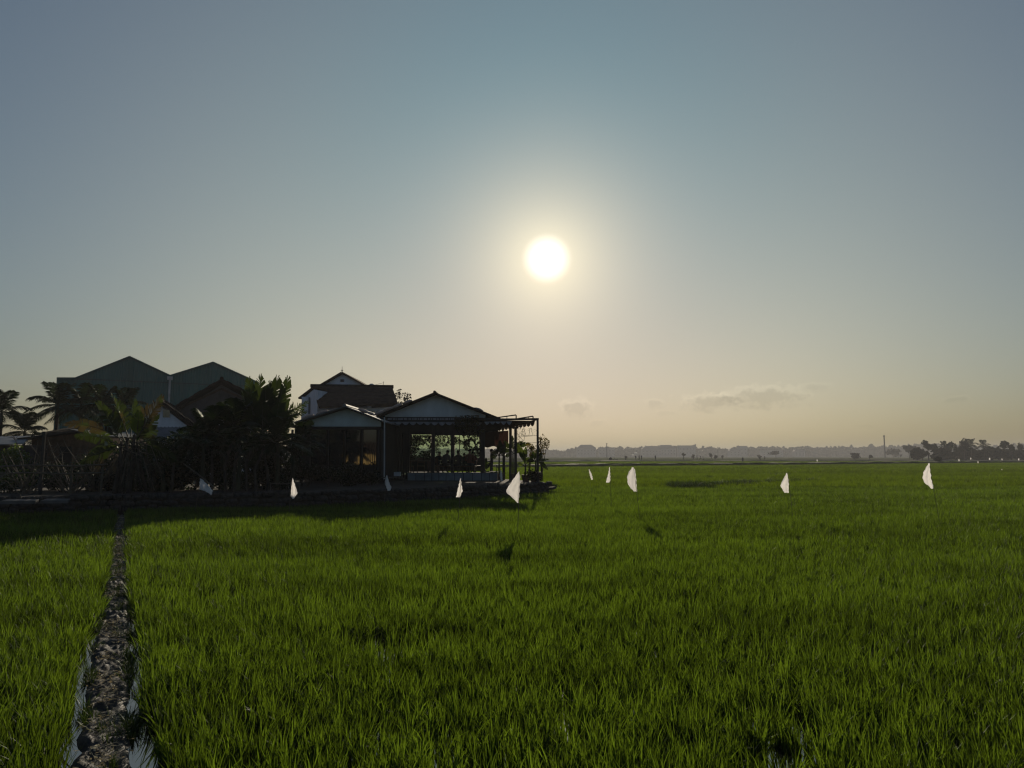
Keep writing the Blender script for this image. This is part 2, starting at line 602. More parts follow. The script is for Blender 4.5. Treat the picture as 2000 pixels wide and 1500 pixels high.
# canal and its banks, running away to the right
CA, CB = Vector((4.9, 114, 0)), Vector((130, 182, 0))
CD = (CB - CA).normalized()
CN = Vector((-CD.y, CD.x, 0))


def strip_mesh(name, d0, d1, z0, z1, mat, wob=0.15, u0=-160, u1=330, n=240, jag=.08):
    V, F = [], []
    prof = [(d0, -.2), (d0 + (d1 - d0) * .22, z1), (d0 + (d1 - d0) * .75, z1), (d1, -.2)] if z0 != z1 else [(d0, z1), (d1, z1)]
    k = len(prof)
    for i in range(n):
        u = u0 + (u1 - u0) * i / (n - 1)
        for (d, z) in prof:
            p = CA + CD * u + CN * (d + random.uniform(-wob, wob))
            V.append((p.x, p.y, z + (random.uniform(-jag, jag) if z0 != z1 else 0)))
    for i in range(n - 1):
        for j in range(k - 1):
            F.append((i * k + j, i * k + j + 1, (i + 1) * k + j + 1, (i + 1) * k + j))
    o = struct(name, V, F, mat)
    return o


strip_mesh('canal_bank', 0, 1.8, 0, .52, 'bankearth')
strip_mesh('canal_water', 1.4, 9.5, .30, .30, 'canal', wob=0)
strip_mesh('canal_far_bank', 9, 11.0, 0, .46, 'bankearth', jag=.12)
V, F = [], []
for i in range(120):
    x = -160 + i * 5.0
    for (y, z) in [(231, -.3), (232.5, .42), (236.5, .42), (238, -.3)]:
        V.append((x, y + .08 * x + random.uniform(-.2, .2), z + random.uniform(-.05, .05)))
for i in range(119):
    for j in range(3):
        F.append((i * 4 + j, i * 4 + j + 1, (i + 1) * 4 + j + 1, (i + 1) * 4 + j))
struct('field_road', V, F, 'road')

# the bund the photographer stands at
BU = Vector((-0.4722, 0.8815, 0)).normalized()
BN = Vector((BU.y, -BU.x, 0))
B0 = Vector((-0.04, 0.0, 0))


def bund_uv(x, y):
    dx, dy = x - B0.x, y - B0.y
    return dx * BU.x + dy * BU.y, dx * BN.x + dy * BN.y


def bund_edge(u):
    """half width left and right of the centre line"""
    l = .138 + .05 * (vnoise(u, u * 0 + 3, .9, 5) - .5) + .05 * (vnoise(u, u * 0 + 7, .27, 6) - .5)
    r = .138 + .05 * (vnoise(u, u * 0 + 3, .8, 15) - .5) + .05 * (vnoise(u, u * 0 + 7, .25, 16) - .5)
    return l, r


nu, nv = 900, 22
uu = np.linspace(0.3, 27.0, nu)
l, r = bund_edge(uu)
V = np.zeros((nu, nv, 3))
for j in range(nv):
    s = -1 + 2 * j / (nv - 1)
    v = np.where(s < 0, s * l, s * r) * 1.18
    h = .068 * (1 - np.abs(s) ** 6) - .028
    px_, py_ = B0.x + BU.x * uu + BN.x * v, B0.y + BU.y * uu + BN.y * v
    nz = (vnoise(px_, py_, .13, 21) - .5) * .05 + (vnoise(px_, py_, .04, 22) - .5) * .05 + (vnoise(px_, py_, .6, 23) - .5) * .05
    V[:, j, 0], V[:, j, 1], V[:, j, 2] = px_, py_, h + nz * (1 - abs(s) ** 6)
idx = np.arange(nu * nv).reshape(nu, nv)
F = np.stack([idx[:-1, :-1], idx[:-1, 1:], idx[1:, 1:], idx[1:, :-1]], -1).reshape(-1, 4)
struct('earth_bund', V.reshape(-1, 3), F, 'bund', smooth=True)

# straw and dried husks lying on the bund
n = 14000
u = .5 + 25 * rng.random(n) ** 1.4
v = np.clip(rng.normal(0, .075, n), -.16, .16)
P = np.stack([B0.x + BU.x * u + BN.x * v, B0.y + BU.y * u + BN.y * v, 0.045 - .6 * v * v + rng.random(n) * .035], 1)
keep = vnoise(P[:, 0], P[:, 1], .28, 31) > .40
P = P[keep]
Vq, Fq = leaf_quads(P, .012 + .045 * rng.random(len(P)) ** 2, .30, 0)
Vq[:, 2] = np.repeat(P[:, 2], 4) + (Vq[:, 2] - np.repeat(P[:, 2], 4)) * .35
M['husk'] = leafmat('straw_bits', (0.34, 0.30, 0.19), (0.26, 0.21, 0.11), .4, .5, .008, .5, 40)
o = link('straw_litter', np_mesh('straw_litter', Vq, Fq, M['husk']))
tag(o, 'dry pale straw and husks littering the muddy bund', 'straw', kind='stuff')

# ------------------------------------------------------------------ rice
def clump(name, blades, h0, h1, w0, segs, spread, lean, mat, r0=.035):
    V, F = [], []
    for b in range(blades):
        a = random.uniform(0, 2 * math.pi)
        a2 = a + random.uniform(-.7, .7)
        rr = r0 * math.sqrt(random.random())
        base_ = Vector((math.cos(a) * rr, math.sin(a) * rr, -.03))
        h = random.uniform(h0, h1)
        ln = random.uniform(.15, 1.0) ** 1.3 * lean
        out = Vector((math.cos(a2), math.sin(a2), 0))
        side = Vector((-out.y, out.x, 0))
        tw = random.uniform(-1.2, 1.2)
        side = (side * math.cos(tw) + out * math.sin(tw))
        n0 = len(V)
        for s in range(segs + 1):
            t = s / segs
            p = base_ + Vector((0, 0, 1)) * h * (t - .22 * ln * t ** 3) + out * h * spread * ln * (0.25 * t + .75 * t ** 2.4)
            w = w0 * (1 - t ** 1.8) * (.75 + .5 * min(t * 3, 1) * .5)
            if s < segs:
                V += [p - side * w * .5, p + side * w * .5]
            else:
                V += [p]
        for s in range(segs - 1):
            a_ = n0 + 2 * s
            F.append((a_, a_ + 1, a_ + 3, a_ + 2))
        a_ = n0 + 2 * (segs - 1)
        F.append((a_, a_ + 1, a_ + 2))
    me = bpy.data.meshes.new(name)
    me.from_pydata(V, [], F)
    me.materials.append(M[mat])
    return bpy.data.objects.new(name, me)


def make_coll(name, objs):
    c = bpy.data.collections.new(name)
    for o in objs:
        c.objects.link(o)
    return c


C_NEAR = make_coll('rice_hill_near', [clump('rice_hill', 10, .12, .33, .0125, 4, .46, 1.0, 'rice') for _ in range(8)])
C_MID = make_coll('rice_hill_mid', [clump('rice_hill', 10, .13, .33, .0150, 3, .45, 1.0, 'rice', .06) for _ in range(6)])
C_FAR = make_coll('rice_hill_far', [clump('rice_hill', 16, .26, .40, .030, 2, .45, .9, 'rice_far', .16) for _ in range(6)])
C_XFAR = make_coll('rice_hill_distant', [clump('rice_hill', 18, .27, .36, .075, 2, .5, .8, 'rice_far', .40) for _ in range(5)])
C_WEED = make_coll('weed_tuft', [clump('weed', 12, .05, .15, .007, 3, .9, 1.2, 'weed', .04) for _ in range(5)])


def scatter(name, P, rot, scl, coll, ncoll, label, cat):
    me = bpy.data.meshes.new(name)
    me.vertices.add(len(P))
    me.vertices.foreach_set('co', np.asarray(P, np.float32).ravel())
    for nm, typ, arr in (('rot', 'FLOAT_VECTOR', rot), ('scl', 'FLOAT_VECTOR', scl)):
        at_ = me.attributes.new(nm, typ, 'POINT')
        at_.data.foreach_set('vector', np.asarray(arr, np.float32).ravel())
    at_ = me.attributes.new('idx', 'INT', 'POINT')
    at_.data.foreach_set('value', rng.integers(0, ncoll, len(P)).astype(np.int32))
    me.update()
    o = link(name, me)
    tag(o, label, cat, kind='stuff')
    ng = bpy.data.node_groups.new(name + '_scatter', 'GeometryNodeTree')
    ng.interface.new_socket('Geometry', in_out='INPUT', socket_type='NodeSocketGeometry')
    ng.interface.new_socket('Geometry', in_out='OUTPUT', socket_type='NodeSocketGeometry')
    N, L = ng.nodes, ng.links
    gi, go = N.new('NodeGroupInput'), N.new('NodeGroupOutput')
    ci = N.new('GeometryNodeCollectionInfo')
    ci.inputs['Collection'].default_value = coll
    ci.inputs['Separate Children'].default_value = True
    ci.inputs['Reset Children'].default_value = True
    ip = N.new('GeometryNodeInstanceOnPoints')
    ip.inputs['Pick Instance'].default_value = True
    na = {}
    for nm, typ in (('rot', 'FLOAT_VECTOR'), ('scl', 'FLOAT_VECTOR'), ('idx', 'INT')):
        a = N.new('GeometryNodeInputNamedAttribute')
        a.data_type = typ
        a.inputs['Name'].default_value = nm
        na[nm] = a.outputs['Attribute']
    er = N.new('FunctionNodeEulerToRotation')
    L.new(na['rot'], er.inputs[0])
    L.new(gi.outputs[0], ip.inputs['Points'])
    L.new(ci.outputs[0], ip.inputs['Instance'])
    L.new(na['idx'], ip.inputs['Instance Index'])
    L.new(er.outputs[0], ip.inputs['Rotation'])
    L.new(na['scl'], ip.inputs['Scale'])
    L.new(ip.outputs[0], go.inputs[0])
    md = o.modifiers.new('scatter', 'NODES')
    md.node_group = ng
    return o


def field_points(y0, y1, dens, margin):
    w1 = y1 * .75 + margin
    n = int((y1 - y0) * 2 * w1 * dens)
    x = rng.uniform(-w1, w1, n)
    y = rng.uniform(y0, y1, n)
    k = np.abs(x) < y * .75 + margin
    x, y = x[k], y[k]
    k = ~in_poly(x, y, EMB)
    x, y = x[k], y[k]
    # keep this side of the canal
    d = (x - CA.x) * CN.x + (y - CA.y) * CN.y
    k = d < -.4
    x, y = x[k], y[k]
    u, v = bund_uv(x, y)
    l, r = bund_edge(u)
    open_ = .20 * np.clip(1.5 - u / 8.0, 0, 1)                 # strip of open water along the bund
    wig = .05 * (vnoise(u, v * 0, .35, 41) - .5)
    k = (v < -(l + .02 + open_ * (.75 + .9 * (vnoise(u, v * 0 + 1, 1.3, 42) - .5)) + wig)) | \
        (v > r + .02 + open_ * (.9 + 1.0 * (vnoise(u, v * 0 + 5, 1.1, 43) - .5)) + wig)
    x, y = x[k], y[k]
    # thin, gappy stand here and there
    g = vnoise(x, y, 1.9, 44) * .55 + vnoise(x, y, .55, 45) * .45
    keep = np.clip((g - .10) / .16, 0.30, 1)
    for (px, py, rad, lo) in [(1568, 1408, .13, .0), (1535, 1475, .16, .15), (1420, 1318, .10, .15), (930, 1490, .09, .3), (1690, 1340, .08, .3),
                              (1100, 1330, .07, .3), (1250, 1130, .14, .2), (1900, 1420, .08, .3)]:
        q = on_plane(px, py, .1)
        dd = np.hypot((x - q.x), (y - q.y) * .55)
        keep = np.where(dd < rad, np.minimum(keep, lo), keep)
    k = rng.random(len(x)) < keep
    return x[k], y[k]


def rice(name, bands, coll, ncoll, label, wx=1.0, select=None):
    P, Rt, S = [], [], []
    for (y0, y1, dens, mg, wsc) in bands:
        x, y = field_points(y0, y1, dens, mg)
        if select is not None:
            k = select(x, y)
            x, y = x[k], y[k]
        n = len(x)
        hgt = .74 + .22 * vnoise(x, y, 2.6, 51) + .10 * vnoise(x, y, .5, 53) + .22 * rng.random(n) + .10 * (vnoise(x, y, 9.0, 52) - .5)
        rot = np.stack([rng.normal(0, .20, n) + .04, rng.normal(.03, .20, n), rng.uniform(0, 6.283, n)], 1)
        P.append(np.stack([x, y, np.zeros(n)], 1))
        Rt.append(rot)
        S.append(np.stack([wsc * (.85 + .3 * rng.random(n)), wsc * (.85 + .3 * rng.random(n)), hgt], 1))
    return scatter(name, np.concatenate(P), np.concatenate(Rt), np.concatenate(S), coll, ncoll, label, 'rice')


left_of = lambda x, y: bund_uv(x, y)[1] < 0
right_of = lambda x, y: bund_uv(x, y)[1] >= 0
NEAR_B = [(1.0, 6.5, 230, 2.5, 1.0), (6.5, 10, 200, 2.5, 1.0), (10, 14, 165, 3, 1.1)]
rice('rice_stand', NEAR_B, C_NEAR, 8, 'young green rice nearest the camera, right of the bund', select=right_of)
rice('rice_stand', NEAR_B + [(14, 26, 75, 3, 1.3)], C_NEAR, 8, 'young green rice in the narrow paddy left of the bund', select=left_of)
rice('rice_stand', [(14, 25, 95, 3, 1.2), (25, 42, 50, 5, 1.5)], C_MID, 6, 'green rice in the middle of the field, among the white flags', select=right_of)
rice('rice_stand', [(42, 75, 8, 8, 1.0), (75, 200, 2.6, 12, 1.5)], C_FAR, 6, 'smooth bright green rice stretching to the dark canal bank')
# second field beyond the canal
n = 16000
u = rng.uniform(-110, 300, n)
d = rng.uniform(11.5, 85, n)
x, y = CA.x + CD.x * u + CN.x * d, CA.y + CD.y * u + CN.y * d
k = (y < 229 + .08 * x) & (np.abs(x) < y * .78 + 15)
x, y = x[k], y[k]
n = len(x)
scatter('rice_stand', np.stack([x, y, np.full(n, -.05)], 1), np.stack([np.zeros(n), np.zeros(n), rng.uniform(0, 6.28, n)], 1),
        np.stack([1.3 + rng.random(n) * .5, 1.3 + rng.random(n) * .5, .9 + .3 * rng.random(n)], 1), C_XFAR, 5,
        'thin bright strip of rice beyond the canal bank', 'rice')

# weeds on the bund, on the far paddy edges and along the canal
n = 2200
u = .4 + 24 * rng.random(n) ** 1.2
v = np.where(rng.random(n) < .72, np.sign(rng.normal(size=n)) * (.13 + .05 * rng.random(n)), rng.normal(0, .07, n))
k = vnoise(u, v * 3, .5, 61) > .42
u, v = u[k], v[k]
n = len(u)
scatter('bund_weeds', np.stack([B0.x + BU.x * u + BN.x * v, B0.y + BU.y * u + BN.y * v, .045 - v * v], 1),
        np.stack([rng.normal(0, .25, n), rng.normal(0, .25, n), rng.uniform(0, 6.28, n)], 1),
        np.repeat((.45 + .8 * rng.random(n))[:, None], 3, 1), C_WEED, 5, 'small dark weeds growing along the muddy bund', 'weeds')

P, S = [], []
for (xa, ya, xb, yb, wid, num, hs) in [(1310, 941, 1382, 940, .9, 260, 3.4), (1386, 938, 1468, 934.5, .7, 260, 2.6), (1462, 934.5, 1592, 931, .5, 220, 2.3),
                                       (1370, 926, 1392, 926, .5, 40, 2.0), (1428, 922, 1545, 921, .6, 90, 2.4)]:
    a, b = on_plane(xa, ya, .42), on_plane(xb, yb, .42)
    t = rng.random(num)
    x = a.x + (b.x - a.x) * t
    y = a.y + (b.y - a.y) * t + rng.normal(0, wid, num)
    P.append(np.stack([x, y, np.full(num, .15)], 1))
    S.append(np.repeat((hs * (.6 + .8 * rng.random(num)))[:, None], 3, 1))
P, S = np.concatenate(P), np.concatenate(S)
n = len(P)
scatter('paddy_edge_weeds', P, np.stack([rng.normal(0, .2, n), rng.normal(0, .2, n), rng.uniform(0, 6.28, n)], 1), S, C_WEED, 5,
        'low dark weeds on the paddy edge in the middle of the field', 'weeds')
n = 1800
u = rng.uniform(-60, 300, n)
d = np.where(rng.random(n) < .35, rng.uniform(.2, 1.6, n), rng.uniform(9, 11.4, n))
k = vnoise(u, d * 0, 3.5, 71) > .40
u, d = u[k], d[k]
n = len(u)
scatter('canal_weeds', np.stack([CA.x + CD.x * u + CN.x * d, CA.y + CD.y * u + CN.y * d, np.full(n, .38)], 1),
        np.stack([rng.normal(0, .2, n), rng.normal(0, .2, n), rng.uniform(0, 6.28, n)], 1),
        np.repeat((2.0 + 4.5 * rng.random(n) ** 3)[:, None], 3, 1), C_WEED, 5, 'dark weeds fringing the banks of the canal', 'weeds')

# ------------------------------------------------------------------ stone wall along the garden
wall = thing('stone_wall', 'low dark rubble stone wall where the rice field meets the garden', 'stone wall', (-8.1, 26.6, 0))
mb = MB()
for (x0, y0), (x1, y1) in zip(WALL[:-1], WALL[1:]):
    d = Vector((x1 - x0, y1 - y0, 0)).normalized()
    nrm = Vector((d.y, -d.x, 0))
    a, b = Vector((x0, y0, -.25)), Vector((x1, y1, -.25))
    mb.prism([a + nrm * .02, b + nrm * .02, b + nrm * .20, a + nrm * .20], (0, 0, .25 + G_Z - .03))
mb.build('core', 'mortar', wall)
stone_me = []
for k in range(6):
    r_ = random.Random(50 + k)
    sx_, sy_, sz_ = .5, .5, .5
    vs = []
    for zz in (-1, -.45, .45, 1):
        ins = .78 if abs(zz) == 1 else 1.0
        for a in range(8):
            t = a / 8 * 2 * math.pi + .39
            ct, st = math.cos(t), math.sin(t)
            q = 1 / max(abs(ct), abs(st)) * .92
            q = .35 + q * .65
            vs.append((ct * q * .5 * ins * r_.uniform(.9, 1.08), st * q * .5 * ins * r_.uniform(.9, 1.08), zz * .5 * r_.uniform(.9, 1.05)))
    fs = [tuple(range(7, -1, -1)), tuple(range(24, 32))]
    for i in range(3):
        for a in range(8):
            fs.append((i * 8 + a, i * 8 + (a + 1) % 8, (i + 1) * 8 + (a + 1) % 8, (i + 1) * 8 + a))
    me = bpy.data.meshes.new('stone')
    me.from_pydata(vs, [], fs)
    me.materials.append(M['stone'])
    stone_me.append(me)
for (x0, y0), (x1, y1) in zip(WALL[:-1], WALL[1:]):
    L_ = math.hypot(x1 - x0, y1 - y0)
    d = Vector((x1 - x0, y1 - y0, 0)) / L_
    nrm = Vector((d.y, -d.x, 0))
    rz = math.atan2(d.y, d.x)
    for row, (zc, hh) in enumerate([(.17, .20), (.365, .19), (.56, .20)]):
        s = random.uniform(-.2, 0)
        while s < L_:
            w = random.uniform(.18, .72)
            if not (x0 < -22):
                p = Vector((x0, y0, zc + random.uniform(-.04, .04))) + d * (s + w / 2) + nrm * (.20 + random.uniform(-.02, .04))
                st = link('stone', random.choice(stone_me), wall)
                st.location = p - offs(wall)
                st.rotation_euler = (random.uniform(-.15, .15), random.uniform(-.13, .13), rz + random.uniform(-.2, .2))
                st.scale = (w * .97, random.uniform(.18, .34), hh * random.uniform(.65, 1.15))
            s += w
# pale slab pieces lying on the wall foot at the left
for i, (px, py, w, D) in enumerate([(38, 981, 1.1, 22.7), (108, 980, .85, 23.0)]):
    p = at(px, py, D)
    o = MB().prism([(p.x - w / 2, D - .1, p.z - .05), (p.x + w / 2, D - .08, p.z - .04), (p.x + w / 2 - .05, D + .15, p.z + .0), (p.x - w / 2 + .05, D + .15, p.z)], (0, .02, .09)).build('concrete_slab', 'concrete')
    tag(o, ['longer pale concrete slab on the wall foot at the far left', 'shorter pale concrete slab lying right of the longer one at the far left'][i], 'concrete slab', 'slabs at the wall foot')


# ------------------------------------------------------------------ buildings behind
def ground_at(px, Y, z=G_Z):
    return Vector(((px - 1000) / F_PX * Y / math.cos(PITCH) * .995, Y, z))


def corr_panel(x0, x1, zlo, ztop, Y, ribs=5, depth=.045):
    """one corrugated wall sheet; ztop(x) gives its upper edge"""
    m = MB()
    n = ribs * 4
    vs, fs = [], []
    for i in range(n + 1):
        x = x0 + (x1 - x0) * i / n
        y = Y - (depth if i % 4 in (1, 2) else 0)
        vs += [(x, y, zlo), (x, y, ztop(x))]
    for i in range(n):
        fs.append((2 * i, 2 * i + 2, 2 * i + 3, 2 * i + 1))
    return m.add(vs, fs)


class Face:
    """a front that is turned towards the field: local x along the front, y back, z up from the ground"""
    def __init__(self, px, Y, turn=1.0, z=G_Z):
        c = at(px, 890, Y)
        self.o = Vector((c.x, Y, z))
        self.th = -math.atan2(c.x, Y) * turn
        self.ex = Vector((math.cos(self.th), math.sin(self.th), 0))
        self.ey = Vector((-math.sin(self.th), math.cos(self.th), 0))

    def p(self, px, py, y=0.0):
        d = ray(px, py)
        c = Vector((0, 0, CAM_H)) - self.o
        t = (y - c.dot(self.ey)) / d.dot(self.ey)
        q = c + d * t
        return Vector((q.dot(self.ex), y, q.z))

    def thing(self, name, label, cat, group=None):
        t = thing(name, label, cat, self.o, group)
        t.rotation_euler = (0, 0, self.th)
        OFF[t.name] = Vector((0, 0, 0))
        return t

    def box(self, name, mat, parent, x0, y0, x1, y1, y, depth):
        a, b = self.p(x0, y1, y), self.p(x1, y0, y)
        return MB().box((a.x, y, a.z), (b.x, y + depth, b.z)).build(name, mat, parent)


# --- green steel warehouse
fw = Face(300, 80.0, 1.05, 0.0)
wh = fw.thing('warehouse', 'dark green corrugated steel warehouse with two gables behind the palms', 'warehouse')
outline = [(111, 739), (147, 739), (253, 697), (332, 734), (416, 708), (505, 748)]
OX = [fw.p(px, py) for px, py in outline]


def wh_top(x):
    for a, b in zip(OX[:-1], OX[1:]):
        if a.x - 1e-6 <= x <= b.x + 1e-6:
            return a.z + (b.z - a.z) * (x - a.x) / (b.x - a.x)
    return OX[0].z if x < OX[0].x else OX[-1].z


zs = fw.p(260, 744).z
stops = sorted([p.x for p in OX] + list(np.arange(OX[0].x, OX[-1].x, 1.18)))
xs_ = [stops[0]]
for q in stops[1:]:
    if q - xs_[-1] > .35:
        xs_.append(q)
for a, b in zip(xs_[:-1], xs_[1:]):
    corr_panel(a - .01, b + .01, zs - .05, lambda x: max(wh_top(x), zs - .04), -.03, 4).build('wall_sheet', 'tin_green', wh)
    corr_panel(a - .01, b + .01, 0.2, lambda x: zs, .03, 4).build('wall_sheet', 'tin_green', wh)
for a, b in zip(OX[:-1], OX[1:]):
    MB().slab(a + Vector((0, -.15, .04)), b + Vector((0, -.15, .04)), b + Vector((0, 30, .04)), a + Vector((0, 30, .04)), .06).build('roof_slope', 'tin_trim', wh)
    MB().prism([a + Vector((0, -.2, -.16)), b + Vector((0, -.2, -.16)), b + Vector((0, -.2, .08)), a + Vector((0, -.2, .08))], (0, .04, 0)).build('verge_trim', 'tin_trim', wh)
MB().box((OX[0].x, .2, .2), (OX[0].x + .1, 30, OX[0].z)).build('side_wall', 'tin_green', wh)
MB().box((OX[-1].x - .1, .2, .2), (OX[-1].x, 30, OX[-1].z)).build('side_wall', 'tin_green', wh)
MB().prism([(OX[0].x + .2, 29.6, .2), (OX[-1].x - .2, 29.6, .2)] + [(q.x, 29.6, q.z - .1) for q in reversed(OX)], (0, .1, 0)).build('back_wall', 'tin_green', wh)
MB().box((OX[0].x + .05, -.09, zs - .09), (OX[-1].x - .05, -.02, zs + .01)).build('flashing', 'tin_trim', wh)
p = OX[3]
dp = MB().tube([(p.x, -.28, .3), (p.x, -.28, p.z - .45)], .11, 8).build('downpipe', 'pvc', wh)
MB().box((p.x - .28, -.42, p.z - .5), (p.x + .28, -.15, p.z - .1)).build('hopper', 'pvc', dp)


def gable_house(name, label, px, Y, peak, left, right, wall_mat, roof_mat, depth, verge=.22, over=.4, thick=.14, turn=1.0):
    """house with its gable to the viewer; picture points for ridge and both eaves"""
    fr = Face(px, Y, turn)
    pk, le, ri = fr.p(*peak), fr.p(*left), fr.p(*right)
    h = fr.thing(name, label, 'house')
    inset = .18
    MB().prism([(le.x + inset, 0, 0), (ri.x - inset, 0, 0), (ri.x - inset, 0, ri.z - verge), (pk.x, 0, pk.z - verge), (le.x + inset, 0, le.z - verge)], (0, depth, 0)).build('wall', wall_mat, h)
    f = Vector((0, -over, 0))
    bk = Vector((0, depth + .3, 0))
    sl = []
    for e in (le, ri):
        a, b = (e, pk) if e is le else (pk, e)
        o = MB().slab(a + f, b + f, b + bk, a + bk, -thick).build('roof', roof_mat, h)
        sl.append(o)
        rows = 7
        for k in range(rows):          # stepped tile courses
            q0, q1 = a + (b - a) * (k / rows), a + (b - a) * ((k + 1) / rows)
            up = Vector((0, 0, .03))
            MB().slab(q0 + f + up, q1 + f + up, q1 + bk + up, q0 + bk + up, .035 + (.03 if k % 2 else 0)).build('tile_course', roof_mat, o)
    MB().tube([pk + f + Vector((0, -.05, .08)), pk + bk + Vector((0, 0, .08))], .13, 8).build('ridge_cap', roof_mat, sl[0])
    return h, fr, pk


h, fr, pk = gable_house('gabled_house', 'bare brown cement house with dark tiled gable before the right warehouse gable', 430, 52, (433, 742), (338, 797), (500, 776), 'brown_wall', 'tile_dark', 9, verge=.35, turn=1.05)
MB().prism([(pk.x - 2.6, -.07, pk.z - 2.0), (pk.x, -.07, pk.z - .58), (pk.x + 2.1, -.07, pk.z - 1.5), (pk.x + 2.1, -.07, pk.z - 1.66), (pk.x, -.07, pk.z - .76), (pk.x - 2.6, -.07, pk.z - 2.18)], (0, .06, 0)).build('plaster_band', 'wood_red', h)
h, fr, pk = gable_house('gabled_house', 'small white gabled house with a grey sheet awning behind the torn banana', 320, 43, (313, 783), (262, 816), (383, 832), 'white_wall', 'tile_dark', 7, verge=.25, turn=.75)
a, b = fr.p(292, 836, -.3), fr.p(372, 836, -.3)
c, d = fr.p(372, 858, -2.0), fr.p(288, 858, -2.0)
aw = MB().slab(d, c, b, a, .05).build('awning', 'tin_grey', h)
for k in range(12):
    t = k / 11
    MB().slab(d.lerp(c, t) + Vector((-.02, -.02, .055)), d.lerp(c, t) + Vector((.04, -.02, .055)), a.lerp(b, t) + Vector((.04, 0, .055)), a.lerp(b, t) + Vector((-.02, 0, .055)), .03).build('rib', 'tin_grey', aw)
fr.box('window', 'glass_dark', h, 318, 800, 332, 815, -.03, .1)
fr.box('door', 'wood', h, 330, 845, 352, 905, -.05, .1)
h2, fr, pk = gable_house('gabled_house', 'pale low house mostly hidden behind the dark garden leaves', 452, 46, (452, 800), (405, 826), (500, 826), 'white_wall', 'tile_dark', 6, verge=.2)
fr.box('window', 'glass_dark', h2, 440, 828, 460, 850, -.03, .1)

# brick shed with a low sheet roof at the left
ys = 34.0
sh = thing('brick_shed', 'low brick shed with a sagging dark sheet roof at the left', 'shed', at(135, 940, ys))
pts = [at(62, 858, ys), at(160, 845, ys), at(205, 855, ys)]
MB().prism([(pts[0].x, ys, G_Z), (pts[2].x, ys, G_Z), (pts[2].x, ys, pts[2].z), (pts[1].x, ys, pts[1].z), (pts[0].x, ys, pts[0].z)], (0, 5, 0)).build('wall', 'brick', sh)
for a, b in zip(pts[:-1], pts[1:]):
    e = (b - a).normalized() * .35
    rf = MB().slab(a - e + Vector((0, -.5, .03)), b + Vector((0, -.5, .03)), b + Vector((0, 5.4, .03)), a - e + Vector((0, 5.4, .03)), .06).build('roof', 'steel', sh)
part_box('door', 'wood', sh, 112, 872, 140, 945, ys - .05, .1)
ts = thing('tin_shed', 'small shed with a pale blue grey sheet roof at the left edge', 'shed', at(10, 940, 33))
a, b, c, d = at(-40, 871, 32), at(46, 868, 32), at(60, 853, 35), at(-40, 855, 35)
MB().slab(a, b, c, d, .05).build('roof', 'tin_grey', ts)
MB().box((a.x + .2, 32.4, G_Z), (b.x - .2, 34.8, b.z - .02)).build('wall', 'brown_wall', ts)
lr = thing('long_shed', 'long dark roofed shed behind the brick shed', 'shed', at(100, 940, 44))
a, b = at(58, 851, 44), at(118, 845.5, 44)
MB().slab(a, b, b + Vector((0, 6, .9)), a + Vector((0, 6, .9)), .08).build('roof', 'tile_dark', lr)
MB().box((a.x + .2, 44.3, G_Z), (b.x, 49, a.z - .02)).build('wall', 'brown_wall', lr)

# --- white two-storey house
yh = 57.0
hs = thing('villa', 'white two storey house with brown tiled roof and a spire on its gable', 'house', at(690, 930, yh))
e0, e1 = at(623, 798, yh - .6), at(777, 791, yh - .6)
r0, r1 = at(609, 757, yh + 4), at(766, 759, yh + 4)
rf = MB().slab(e0, e1, r1, r0, .12).build('roof', 'tile', hs)
for k in range(11):
    t0, t1 = k / 11, (k + 1.06) / 11
    up = Vector((0, -.05, .13))
    MB().slab(e0.lerp(r0, t0) + up, e1.lerp(r1, t0) + up, e1.lerp(r1, t1) + up, e0.lerp(r0, t1) + up, .035 + .03 * (k % 2)).build('tile_course', 'tile', rf)
MB().tube([r0 + Vector((-.1, 0, .15)), r1 + Vector((.1, 0, .15))], .16, 8).build('ridge_cap', 'tile_dark', rf)
MB().slab(r0, r1, r1 + Vector((0, 4, -2.2)), r0 + Vector((0, 4, -2.2)), .12).build('roof', 'tile', hs)
MB().prism([(e0.x + .5, yh, G_Z), (e1.x - .5, yh, G_Z), (e1.x - .5, yh, e1.z - .1), (e0.x + .5, yh, e0.z - .1)], (0, 7, 0)).build('wall', 'white_wall', hs)
for (x0, y0, x1, y1) in [(640, 806, 662, 824), (676, 806, 698, 824), (722, 802, 746, 822)]:
    w = part_box('window', 'glass_dark', hs, x0, y0, x1, y1, yh - .04, .08)
    part_box('window_frame', 'white_board', w, (x0 + x1) / 2 - 1, y0, (x0 + x1) / 2 + 1, y1, yh - .09, .06)
# upper cross gable
yg = yh + 5.0
pk, l_, r_ = at(669, 731, yg), at(621, 759, yg), at(719, 759, yg)
MB().prism([(l_.x, yg, l_.z - 2), (r_.x, yg, r_.z - 2), (r_.x, yg, r_.z), (pk.x, yg, pk.z), (l_.x, yg, l_.z)], (0, 6, 0)).build('gable_wall', 'white_wall', hs)
for e in (l_, r_):
    a, b = (e, pk) if e is l_ else (pk, e)
    ex = Vector(((-.35 if e is l_ else .35), 0, -.22))
    a2, b2 = (a + ex, b) if e is l_ else (a, b + ex)
    MB().slab(a2 + Vector((0, -.35, .05)), b2 + Vector((0, -.35, .05)), b2 + Vector((0, 6.3, .05)), a2 + Vector((0, 6.3, .05)), .14).build('gable_roof', 'tile', hs)
sp = MB().tube([(pk.x, yg - .2, pk.z + .1), (pk.x, yg - .2, pk.z + .35), (pk.x, yg - .2, pk.z + .42), (pk.x, yg - .2, at(669, 716, yg).z)], [.05, .03, .02, .012], 6).build('spire', 'steel', hs)
MB().box((pk.x - .10, yg - .24, pk.z + .30), (pk.x + .10, yg - .16, pk.z + .34)).build('crossbar', 'steel', sp)
